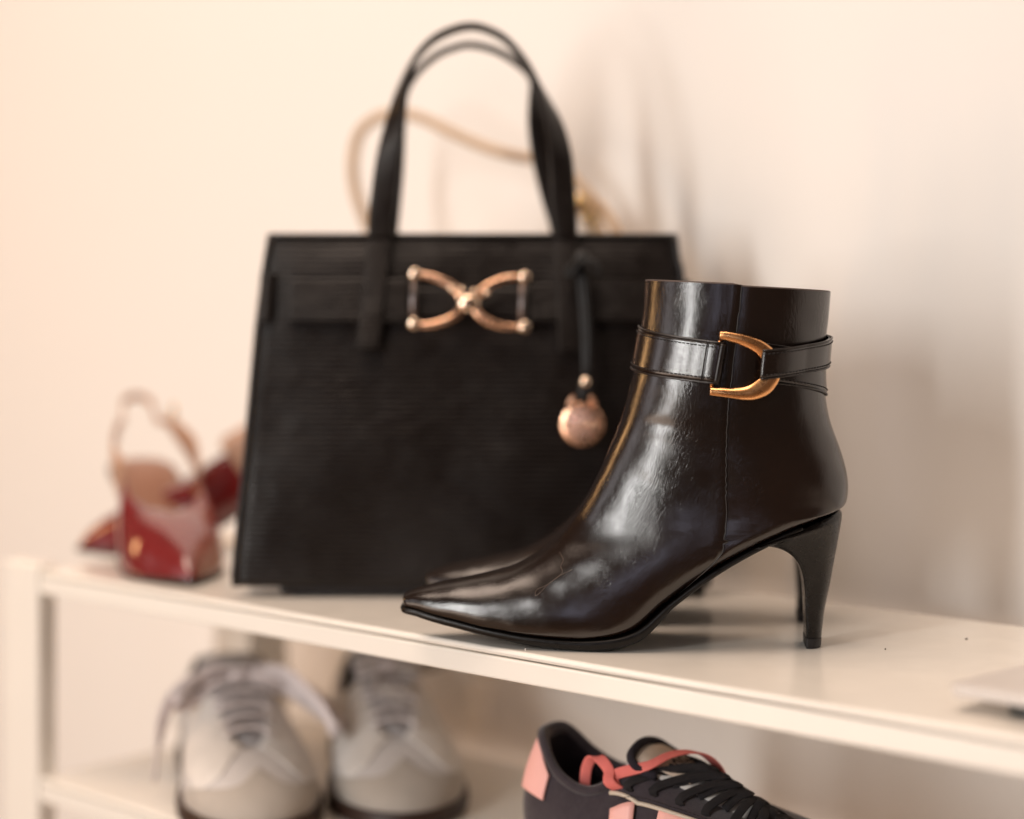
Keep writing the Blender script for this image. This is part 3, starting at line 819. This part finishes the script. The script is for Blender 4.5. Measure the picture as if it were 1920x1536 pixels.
# ------------------------------------------------------------------ beige bag behind
bb = root('beige_shoulder_bag', Vector((-.075, 1.36, 0)), 'beige shoulder bag behind the black handbag, its strap arching against the wall', 'handbag')
c0 = UN(UL + .20, .955); 
cu = Vector((-.075, 1.36, 0)).dot(U); cn = .972
V = []
for i in range(13):
    f = i / 12; hl = .092 * (1 - .12 * f); ht = .027 * (1 - .45 * f); z = .0005 + .196 * f
    for k in range(28):
        a = 2 * pi * k / 28; c_, s_ = cos(a), sin(a)
        V.append(UN(cu + hl * math.copysign(abs(c_) ** .4, c_), cn + ht * math.copysign(abs(s_) ** .5, s_), z))
mk('body', V, grid_faces(13, 28, False, True) + [tuple(range(27, -1, -1)), tuple(12 * 28 + k for k in range(28))], M_BEIGE, bb)
V = []
for i in range(9):
    f = i / 8; z = .200 - .085 * f; n_ = cn - .0165 - .012 * f - .002
    for j in range(13):
        g = -1 + j / 6; V.append(UN(cu + .078 * g, n_, z + .03 * abs(g) ** 3 * f))
mk('flap', V, grid_faces(9, 13), M_BEIGE, bb, solid=.003)
stp = [P(712, 470, 1.39), P(684, 410, 1.385), P(666, 355, 1.385), P(662, 300, 1.385), P(674, 250, 1.385), P(705, 222, 1.38), P(745, 212, 1.375), P(790, 221, 1.37), P(850, 250, 1.36), P(910, 276, 1.35), P(970, 293, 1.34), P(1030, 303, 1.33), P(1075, 335, 1.32), P(1105, 368, 1.315), P(1140, 405, 1.31), P(1160, 460, 1.30), P(1140, 560, 1.29), P(1060, 640, 1.285), P(980, 600, 1.30)]
mk('strap', *sweep(resample(stp, 110), Vector((.3, 1, 0)), .0040, .0042, 12, False, 2.4), M_BEIGE, bb)
cl = mk('strap_ring', *tube([P(1088 + 11 * cos(a), 382 + 13 * sin(a), 1.30) for a in [2 * pi * i / 24 for i in range(24)]], .0018, 8, True), M_GOLD, bb)
mk('strap_ring', *tube([P(1106 + 10 * cos(a), 408 + 12 * sin(a), 1.30) for a in [2 * pi * i / 24 for i in range(24)]], .0014, 8, True), M_GOLD, bb)
mk('swivel_clasp', *sphere(P(1087, 376, 1.298), .0042, 12, 8, (1, 1, 1.2)), M_GOLD, bb)
mk('strap_end', *sweep(resample([P(1096, 385, 1.305), P(1112, 420, 1.305), P(1128, 470, 1.30), P(1130, 540, 1.295)], 16), Vector((1, 0, 0)), .0075, .0022, 8), M_BEIGE, bb)

# ------------------------------------------------------------------ generic shoe shell
class Shell:
    """bottom outline, control and top loop given as half keys from heel (x=0) to toe; local x to the toe"""
    def __init__(s, half, loc, ang, zs=1.0, xs=1.0):
        full = [[Vector((k[0], k[1], k[2])), Vector((k[3], k[4], k[5])), Vector((k[6], k[7], k[8]))] for k in half]
        other = [[Vector((v.x, -v.y, v.z)) for v in k] for k in full[1:-1]][::-1]
        s.K = full + other; s.n = len(s.K); s.h = len(half) - 1
        s.M = Matrix.Translation(loc) @ Matrix.Rotation(ang, 4, 'Z') @ Matrix.Diagonal((xs, 1, zs, 1))
        s.b = [k[0] for k in s.K]; s.c = [k[1] for k in s.K]; s.t = [k[2] for k in s.K]
    def loc(s, p, v):
        b, c, t = ev(s.b, p, True), ev(s.c, p, True), ev(s.t, p, True)
        return b * (1 - v) ** 2 + c * (2 * v * (1 - v)) + t * v * v
    def nrm(s, p, v):
        a = s.loc(p + .03, v) - s.loc(p - .03, v); d = s.loc(p, min(1, v + .02)) - s.loc(p, max(0, v - .02)); n_ = a.cross(d)
        if n_.length < 1e-12: return Vector((0, 0, 1))
        n_.normalize(); q = s.loc(p, v); ref = Vector((q.x - .13, q.y, .02 + (q.z - .02) * .3 + .03))
        return n_ if n_.dot(Vector((0, q.y, 0)) + Vector(((q.x - .12) * .4, 0, 0)) + Vector((0, 0, .02))) > 0 else -n_
    def pt(s, p, v, off=0.0):
        return s.M @ (s.loc(p, v) + s.nrm(p, v) * off)
    def patch(s, p0, p1, v0, v1, off=0.0, np_=40, nv=14):
        V = []
        for i in range(nv + 1):
            for j in range(np_ + 1):
                f = j / np_; p = p0 + (p1 - p0) * f
                a = v0(f) if callable(v0) else v0; b = v1(f) if callable(v1) else v1
                V.append(s.pt(p, a + (b - a) * i / nv, off))
        return V, grid_faces(nv + 1, np_ + 1, flip=(p1 > p0))
    def full(s, np_=120, nv=18):
        V = []
        for i in range(nv + 1):
            for j in range(np_): V.append(s.pt(s.n * j / np_, i / nv))
        return V, grid_faces(nv + 1, np_, False, True, True)
    def slab(s, z0, z1, grow, par, name, mat, np_=80, zf=None, bev=.002):
        V = []
        for lv, g in ((z1, grow - .001), (z1 - .001, grow), ((z0 + z1) / 2, grow + .0006), (z0 + .001, grow), (z0, grow - .001)):
            for j in range(np_):
                p = s.n * j / np_; b = ev(s.b, p, True); d = ev(s.b, p + .05, True) - ev(s.b, p - .05, True); n_ = Vector((d.y, -d.x, 0)).normalized()
                if n_.dot(b - Vector((.13, 0, 0))) < 0: n_ = -n_
                q = b + n_ * g; q.z = (zf(q.x) if zf else 0) + lv; V.append(s.M @ q)
        F = grid_faces(5, np_, False, True, True) + [tuple(range(np_)), tuple(4 * np_ + k for k in range(np_ - 1, -1, -1))]
        return mk(name, V, F, mat, par)
Z0 = .011
SNK = [ # bottom xyz, control xyz, top xyz
 (0.000, 0.000, Z0, -.010, 0.000, .055, .014, .000, .092),
 (0.012, 0.022, Z0, .002, .027, .055, .022, .019, .090),
 (0.045, 0.031, Z0, .043, .038, .050, .050, .029, .074),
 (0.080, 0.032, Z0, .080, .039, .045, .085, .031, .066),
 (0.115, 0.033, Z0, .115, .040, .048, .115, .028, .074),
 (0.145, 0.037, Z0, .142, .044, .055, .138, .021, .089),
 (0.170, 0.042, Z0, .168, .049, .054, .158, .016, .080),
 (0.197, 0.045, Z0, .194, .051, .050, .180, .013, .070),
 (0.225, 0.043, Z0, .222, .049, .047, .198, .010, .062),
 (0.252, 0.033, Z0, .250, .038, .043, .207, .006, .058),
 (0.268, 0.018, Z0, .268, .021, .040, .210, .003, .057),
 (0.274, 0.000, Z0, .275, .000, .038, .211, .000, .057)]
def lace_path(sh, k, side, v): return sh.pt(k if side > 0 else sh.n - k, v, .001)
def grey_sneaker(name, loc, ang, label, sloppy):
    r = root(name, loc, label, 'sneaker', 'pair of pale grey sneakers', ang)
    sh = Shell(SNK, loc, ang, .80)
    sh.slab(0.0, Z0 + .003, .0045, r, 'sole', M_GUM)
    mk('upper', *sh.full(), M_GREY, r, solid=.0025)
    mk('toe_cap', *sh.patch(sh.h - 3.4, sh.h + 3.4, 0.0, lambda f: .56 - .30 * math.exp(-((f - .5) / .13) ** 2) * 0 - .34 * abs(2 * f - 1) ** 1.5 + .20 * math.exp(-((f - .5) / .10) ** 2), .0012, 60, 14), M_TAUPE, r, solid=.001)
    for sg in (1, -1):
        a, b = (4.6, 9.2) if sg > 0 else (sh.n - 4.6, sh.n - 9.2)
        mk('eyestay', *sh.patch(a, b, lambda f: lin([0, .2, .8, .92, 1], [.55, .42, .30, .40, .62], f), 1.0, .0011, 40, 12), M_WHITEL, r, solid=.001)
        a, b = (0.0, 3.2) if sg > 0 else (sh.n, sh.n - 3.2)
        mk('heel_counter', *sh.patch(a, b, 0.0, lambda f: .8 - .3 * f, .001, 24, 8), M_TAUPE, r, solid=.001)
    # tongue
    V = []
    for i in range(17):
        f = i / 16; x = .212 - .108 * f; z = .056 + .060 * f ** .9; hw = .013 + .014 * f + (.0 if f < .9 else -.004 * (f - .9) / .1)
        for j in range(9):
            g = -1 + j / 4; V.append(sh.M @ Vector((x - .003 * abs(g) * f, hw * g, z - .006 * g * g - .002)))
    mk('tongue', V, grid_faces(17, 9), M_TONG, r, solid=.005)
    V = []
    for i in range(60):      # inner lining
        p = sh.n * i / 60; q = sh.pt(p, 1.0, -.002); V.append(q)
    for i in range(60):
        p = sh.n * i / 60; q = sh.pt(p, .75, -.006); q = q + (sh.M @ Vector((.12, 0, .05)) - q) * .05; V.append(q)
    for i in range(60):
        p = sh.n * i / 60; q = sh.pt(p, .1, -.008); V.append(q)
    mk('lining', V, grid_faces(3, 60, False, True) + [tuple(120 + k for k in range(60))], M_DGREY, r)
    lay = sh.M
    for i in range(6):
        x = .142 + .0115 * i; z = .106 - .0074 * i; hw = .025 - .0020 * i
        sk = .004 * (1 if i % 2 else -1)
        pts = [lay @ Vector((x - sk, -hw, z - .003)), lay @ Vector((x, -hw * .4, z + .002)), lay @ Vector((x, hw * .4, z + .002)), lay @ Vector((x + sk, hw, z - .003))]
        mk('lace_row', *sweep(resample(pts, 12), lay.to_3x3() @ Vector((1, 0, .3)), .0044, .0013, 8), M_LACEG, r)
    if sloppy:
        loops = [[(.135, 0, .101), (.142, .030, .098), (.165, .055, .082), (.180, .068, .062), (.160, .070, .060), (.140, .045, .080), (.136, .005, .100)],
                 [(.135, 0, .101), (.150, .030, .105), (.185, .050, .085), (.205, .060, .062), (.180, .058, .070), (.150, .030, .092), (.137, .004, .101)],
                 [(.135, 0, .101), (.140, -.030, .100), (.145, -.050, .082), (.150, -.058, .050), (.165, -.062, .020)],
                 [(.136, 0, .102), (.145, -.022, .108), (.155, -.045, .090), (.150, -.040, .080), (.138, -.010, .097)]]
    else:
        loops = [[(.135, 0, .101), (.132, .020, .112), (.128, .045, .106), (.130, .030, .098), (.136, .004, .100)],
                 [(.136, 0, .101), (.150, .020, .096), (.172, .010, .084), (.160, -.010, .088), (.138, -.004, .100)]]
    for L in loops:
        mk('lace_bow', *sweep(resample([lay @ Vector(q) for q in L], 30), Vector((0, 0, 1)), .0052, .0012, 8), M_LACEG if (sloppy) else M_TAUPE, r)
    mk('lace_knot', *sphere(lay @ Vector((.136, 0, .101)), .008, 12, 8, (1, 1.2, .8)), M_LACEG, r)
    return r
def toe_place(px, Y, ang):
    X = (px - CX) / FPX * Y; tip = Vector((X, Y, LZ)); d = Vector((cos(ang), sin(ang), 0)); return tip - d * .274
a1 = radians(-90 + 16); a2 = radians(-90 + 10)
grey_sneaker('sneaker', toe_place(496, 1.150, a1), a1, 'pale grey sneaker with loose bow of laces, left of the pair on the lower shelf', True)
grey_sneaker('sneaker', toe_place(766, 1.175, a2), a2, 'pale grey sneaker with dark tongue, right of the pair and under the shelf middle', False)

# ------------------------------------------------------------------ dark sneaker with pink stripes, lower right
DL = Vector(((1000 - CX) / FPX * 1.09, 1.090, LZ)); DA = radians(-29)
ds = root('sneaker', DL, 'dark plum sneaker with pink stripes, pink heel tab and coral laces on the lower shelf', 'sneaker', None, DA)
DSK = [
 (0.000, 0.000, .030, -.010, 0.000, .060, .012, .000, .109),
 (0.010, 0.020, .030, .000, .026, .060, .017, .015, .107),
 (0.030, 0.030, .030, .026, .036, .056, .032, .025, .088),
 (0.055, 0.033, .030, .053, .040, .055, .050, .028, .0775),
 (0.080, 0.034, .030, .078, .040, .058, .066, .027, .079),
 (0.105, 0.036, .030, .100, .042, .062, .084, .021, .094),
 (0.135, 0.040, .030, .130, .047, .062, .112, .017, .086),
 (0.165, 0.044, .030, .160, .050, .060, .140, .014, .074),
 (0.200, 0.046, .030, .196, .051, .055, .166, .011, .062),
 (0.235, 0.038, .030, .233, .043, .050, .180, .007, .056),
 (0.262, 0.022, .028, .262, .025, .046, .185, .003, .055),
 (0.272, 0.000, .028, .273, .000, .044, .186, .000, .055)]
DSK = [tuple(k[:6]) + (k[6] * 1.0, k[7], k[8]) for k in DSK]
sh = Shell(DSK, DL, DA, .82, .90)
sh.slab(0.0, .032, .005, ds, 'sole', M_CREAM)
mk('upper', *sh.full(140, 20), M_NAVY, ds, solid=.004)
V = []
for v_, o_ in ((1.0, -.001), (.97, -.004), (.7, -.007), (.2, -.009)):
    for i in range(80): V.append(sh.pt(sh.n * i / 80, v_, o_))
mk('lining', V, grid_faces(4, 80, False, True) + [tuple(240 + k for k in range(80))], M_NAVYK, ds)
NS = sh.n      # the near (camera) side is the negative-y half of the loop
def nr(k): return NS - k
mk('collar', *tube([sh.pt(NS * i / 90, .985, .0005) for i in range(90) if not (4.6 < NS * i / 90 < NS - 4.6)][:0] + [sh.pt(-4.6 + 9.2 * i / 60, .985, .0004) for i in range(61)], .0030, 10), M_NAVY, ds)
mk('heel_tab', *sh.patch(-1.9, 1.25, lambda f: .52 + .10 * abs(2 * f - 1), lambda f: .99 - .1 * abs(2 * f - 1) ** 2, .0022, 30, 12), M_PINK, ds, solid=.0012)
mk('eyestay', *sh.patch(nr(9.6), nr(4.35), lambda f: lin([0, .5, .85, 1], [.72, .71, .70, .88], f), 1.0, .0018, 50, 10), M_NAVY, ds, solid=.0014)
mk('eyestay', *sh.patch(9.6, 4.35, lambda f: lin([0, .5, .85, 1], [.66, .64, .62, .86], f), 1.0, .0018, 50, 10), M_NAVY, ds, solid=.0014)
mk('piping', *tube([sh.pt(nr(4.35 + 5.2 * i / 40), lin([0, .15, .5, 1], [.86, .68, .68, .70], i / 40), .0022) for i in range(41)], .0013, 8), M_CREAM, ds)
for k0 in (4.25, 5.65, 7.05):
    V = []
    for i in range(13):
        v = .02 + .67 * i / 12
        for j in range(5): V.append(sh.pt(nr(k0 - .55 + .50 * (v / .62) + .80 * (j / 4)), v, .0020))
    mk('stripe', V, grid_faces(13, 5, flip=True), M_PINK, ds, solid=.0008)
sm = MB()
for lane in (.735, .60):
    for i in range(54):
        k = 4.6 + 5 * i / 54; a = sh.pt(nr(k), lane, .0036); b = sh.pt(nr(k + .055), lane, .0036)
        if lane == .735: sm.add(*tube([a, b], .00022, 5))
mk('stitching', sm.v, sm.f, M_BLACKL, ds, kind='stuff')
# tongue with its label
ML = sh.M
def tg(f, g, up=0.0):      # f 0 at the toe end .. 1 at the top
    x = .184 - .100 * f; z = .057 + .048 * f + .005 * sin(pi * f) ; hw = .009 + .016 * f
    return ML @ Vector((x + up * .45, hw * g, z - .007 * g * g + up))
V = []
for i in range(21):
    for j in range(11): V.append(tg(i / 20, -1 + j / 5))
mk('tongue', V, grid_faces(21, 11), M_MESHW, ds, solid=.005)
mk('tongue_binding', *tube(resample([tg(.80, -1.02, .0), tg(.93, -1.0), tg(1.0, -.8, .001), tg(1.02, -.3, .001), tg(1.02, .3, .001), tg(1.0, .8, .001), tg(.9, 1.0), tg(.8, 1.02)], 30), .0028, 8), M_NAVYK, ds)
V = []
for i in range(7):
    for j in range(7): V.append(tg(.60 + .36 * i / 6, -.86 + 1.72 * j / 6, .0016))
tag = mk('tongue_label', V, grid_faces(7, 7), M_TAG, ds, solid=.0008)
def text_on(s, size, mapf, mat, par, name):
    cu_ = bpy.data.curves.new('txt', 'FONT'); cu_.body = s; cu_.size = size; cu_.align_x = 'CENTER'; cu_.align_y = 'CENTER'; cu_.offset = size * .012
    to = bpy.data.objects.new('txt', cu_); COL.objects.link(to); bpy.context.view_layer.update()
    me = to.evaluated_get(bpy.context.evaluated_depsgraph_get()).to_mesh()
    vs = [mapf(v.co.x, v.co.y) for v in me.vertices]; fs = [tuple(p.vertices) for p in me.polygons]
    to.to_mesh_clear(); bpy.data.objects.remove(to)
    return mk(name, vs, fs, mat, par, smooth=False)
text_on('adidas', 1.0, lambda x, y: tg(.745 + y * .17, x * .44 - .12, .0029), M_BLACKL, tag, 'lettering')
# lacing: black rows, then the coral bow ends
for i in range(8):
    k = 4.95 + .60 * i; f = i / 7
    fa = .56 - .56 * f
    a0 = sh.pt(nr(k), .78, .0010); a = sh.pt(nr(k + .05), .86, .0040); b = sh.pt(k + .35, .92, .003)
    top = tg(fa, 0, .0065 - .002 * f)
    pts = [a0, a, a.lerp(top, .55) + Vector((0, 0, .0022)), top, b.lerp(top, .4) + Vector((0, 0, .002)), b]
    mk('lace_row', *sweep(resample(pts, 20), ML.to_3x3() @ Vector((1, 0, -.5)), .0027, .0007, 10, False, 4.0), M_BLACKL, ds)
    a = sh.pt(nr(k + .45), .96, .003); b = sh.pt(k - .2, .96, .003); top = tg(fa - .04, 0, .0080 - .002 * f)
    mk('lace_row', *sweep(resample([a, a.lerp(top, .6) + Vector((0, 0, .002)), top, b.lerp(top, .5), b], 20), ML.to_3x3() @ Vector((1, .3, -.5)), .0025, .0007, 10, False, 4.0), M_BLACKL, ds)
e0 = sh.pt(nr(4.55), .86, .0016)
def L3(x, y, z): return ML @ Vector((x, y, z))
mk('coral_lace', *sweep(resample([e0, sh.pt(nr(4.65), .97, .004), tg(.88, -1.0, .004), tg(.80, -.5, .007), tg(.72, .0, .009), tg(.64, .5, .009), tg(.56, .95, .005), tg(.52, 1.2, -.003), tg(.50, 1.3, -.012)], 44), ML.to_3x3() @ Vector((1, 0, -.1)), .0033, .0007, 10, False, 4.0), M_CORAL, ds)
mk('coral_lace', *sweep(resample([L3(.051, -.016, .045), L3(.0505, -.019, .070), L3(.052, -.021, .086), L3(.056, -.023, .096), L3(.062, -.025, .100), L3(.068, -.027, .098), L3(.073, -.028, .092), sh.pt(nr(4.5), .93, .007), e0 + Vector((.003, 0, -.001))], 40), ML.to_3x3() @ Vector((1, .2, .1)), .0034, .0007, 10, False, 4.0), M_CORAL, ds)

# ------------------------------------------------------------------ burgundy slingbacks
def prof(x):      # sole height from toe (x=.235) back to the heel (x=0)
    return lin([0, .03, .06, .09, .12, .15, .175, .21, .235], [.066, .063, .054, .040, .022, .007, .0010, .0008, .0020], x)
SL = []
for (x, y, tx, ty, h, cy, ch) in ((0.0, 0.0, .004, 0, .004, 0, .003), (.012, .020, .014, .018, .004, .021, .003), (.04, .026, .040, .025, .005, .027, .004), (.075, .024, .075, .025, .010, .027, .006),
        (.105, .026, .102, .027, .024, .031, .012), (.130, .031, .118, .028, .042, .037, .026), (.152, .036, .140, .027, .044, .041, .034), (.175, .036, .152, .019, .043, .041, .036), (.197, .030, .160, .011, .042, .034, .035), (.216, .018, .165, .005, .042, .020, .030), (.231, .008, .167, .002, .042, .009, .023), (.240, 0, .168, 0, .042, 0, .018)):
    SL.append((x, y, prof(x), x, cy, prof(x) + ch, tx, ty, prof(tx) + h))
def slingback(loc, ang, label, zs=1.0):
    r = root('slingback_shoe', loc, label, 'shoe', 'pair of burgundy slingback heels', ang)
    s = Shell(SL, loc, ang, zs)
    s.slab(-.003, .0005, .001, r, 'sole', M_DSOLE, zf=lambda x: prof(max(0, min(.235, x))) + .0032)
    mk('upper', *s.full(110, 14), M_PATENT, r, solid=.0014)
    V = []
    for i in range(26):
        x = .003 + .215 * i / 25; hw = lin([0, .012, .04, .075, .105, .13, .152, .175, .197, .216, .236], [.004, .018, .0245, .023, .025, .030, .034, .034, .028, .017, .002], x)
        for j in range(9): V.append(s.M @ Vector((x, hw * (-1 + j / 4), prof(x) + .0046)))
    mk('insole', V, grid_faces(26, 9), M_NUDE, r, solid=.001)
    V = []
    for i in range(10):
        f = i / 9; z = .0003 + .060 * f; w_ = .0045 + .017 * f ** 2.2; x0 = .012 + .004 * (1 - f); x1 = .020 + .030 * f ** 2.5
        for k in range(16):
            a = 2 * pi * k / 16; V.append(s.M @ Vector(((x0 + x1) / 2 - .003 - (x1 - x0) / 2 * cos(a), w_ * sin(a), z)))
    mk('heel', V, grid_faces(10, 16, False, True, True) + [tuple(range(16)), tuple(9 * 16 + k for k in range(15, -1, -1))], M_PATENT, r)
    for sg, mt in ((1, M_NUDES), (-1, M_NUDES)):
        pts = [(.120, .029 * sg, prof(.12) + .040), (.085, .031 * sg, prof(.085) + .040), (.045, .020 * sg, prof(.045) + .044)]
        V = []
        pp = resample([s.M @ Vector(q) for q in pts], 16)
        mk('side_strap', *sweep(pp, Vector((0, 0, 1)), [.017 - .011 * (i / 16) for i in range(17)], .0012, 8, False, 3), mt, r)
    pts = [(.045, .020, prof(.045) + .044), (.022, .0135, .104), (.006, .0110, .117), (.000, 0, .122), (.006, -.0110, .117), (.022, -.0135, .104), (.045, -.020, prof(.045) + .044)]
    st = mk('heel_strap', *sweep(resample([s.M @ Vector(q) for q in pts], 40), Vector((0, 0, 1)), .0032, .0012, 8, False, 3), M_NUDES, r)
    bc = s.M @ Vector((.026, .025, .108)); 
    mk('buckle', *tube([bc + s.M.to_3x3() @ Vector((.006 * cos(a), .001, .008 * sin(a))) for a in [2 * pi * i / 18 for i in range(18)]], .0011, 6, True), M_GOLD, st)
    return r, s
aA = radians(-69)
tipA = G(358, 1101); dA = Vector((cos(aA), sin(aA), 0))
slingback(tipA - dA * .240, aA, 'burgundy patent slingback with its pointed toe towards the viewer, front one at the shelf end')
aB = radians(187)
tipB = G(146, 1040); dB = Vector((cos(aB), sin(aB), 0))
slingback(tipB - dB * .240, aB, 'burgundy patent slingback behind the other, toe pointing left over the shelf end', 1.22)

# ------------------------------------------------------------------ pale slab at the right and crumbs on the shelf
cs = P(1768, 1291, .845); cs.z = 0
sl = root('closed_laptop', cs, 'thin pale grey slab like a closed laptop at the right end of the upper shelf', 'laptop')
ua = (U * cos(radians(1)) + N * sin(radians(1))).normalized(); na = Vector((-ua.y, ua.x, 0)); na = na if na.y > 0 else -na
na = (na + ua * .13).normalized()
def rrect(o_, a, b, la, lb, r, z0, z1, name, mat):
    pts = []
    for (cx_, cy_, a0) in ((r, r, pi), (la - r, r, 1.5 * pi), (la - r, lb - r, 0), (r, lb - r, .5 * pi)):
        for k in range(7):
            t = a0 + pi / 2 * k / 6; pts.append(o_ + a * (cx_ + r * cos(t)) + b * (cy_ + r * sin(t)))
    V = [p + Vector((0, 0, z0)) for p in pts] + [p + Vector((0, 0, z1)) for p in pts]; k = len(pts)
    F = [(i, (i + 1) % k, k + (i + 1) % k, k + i) for i in range(k)] + [tuple(range(k - 1, -1, -1)), tuple(range(k, 2 * k))]
    return mk(name, V, F, mat, sl, smooth=False, bevel=0.0015)
rrect(cs, ua, na, .22, .16, .010, .0072, .0132, 'lid', M_SLAB)
rrect(cs + ua * .022 + na * .012, ua, na, .18, .13, .01, .0004, .0068, 'base', M_SLABD)  # inset body below the lid, contact shade put into its colour
for (px, py, L, wd_, an) in ((1812, 1198, .0016, .0004, .5), (1660, 1217, .0007, .0004, 0), (985, 1217.5, .0006, .0005, 0)):
    g = G(px, py, .0004); d = Vector((cos(an), sin(an), 0))
    o = mk('crumb', *sweep([g - d * L / 2, g, g + d * L / 2], None, wd_, wd_ * .7, 6), M_CRUMB if px > 1000 else M_SHELF, None)
    o['label'] = {1812: 'tiny dark elongated crumb on the upper shelf near the wall at the right', 1660: 'tiny dark round crumb on the upper shelf right of the boot heel', 985: 'tiny pale crumb on the shelf edge under the boot toe'}[px]
    o['category'] = 'crumb'; o['group'] = 'crumbs on the upper shelf'
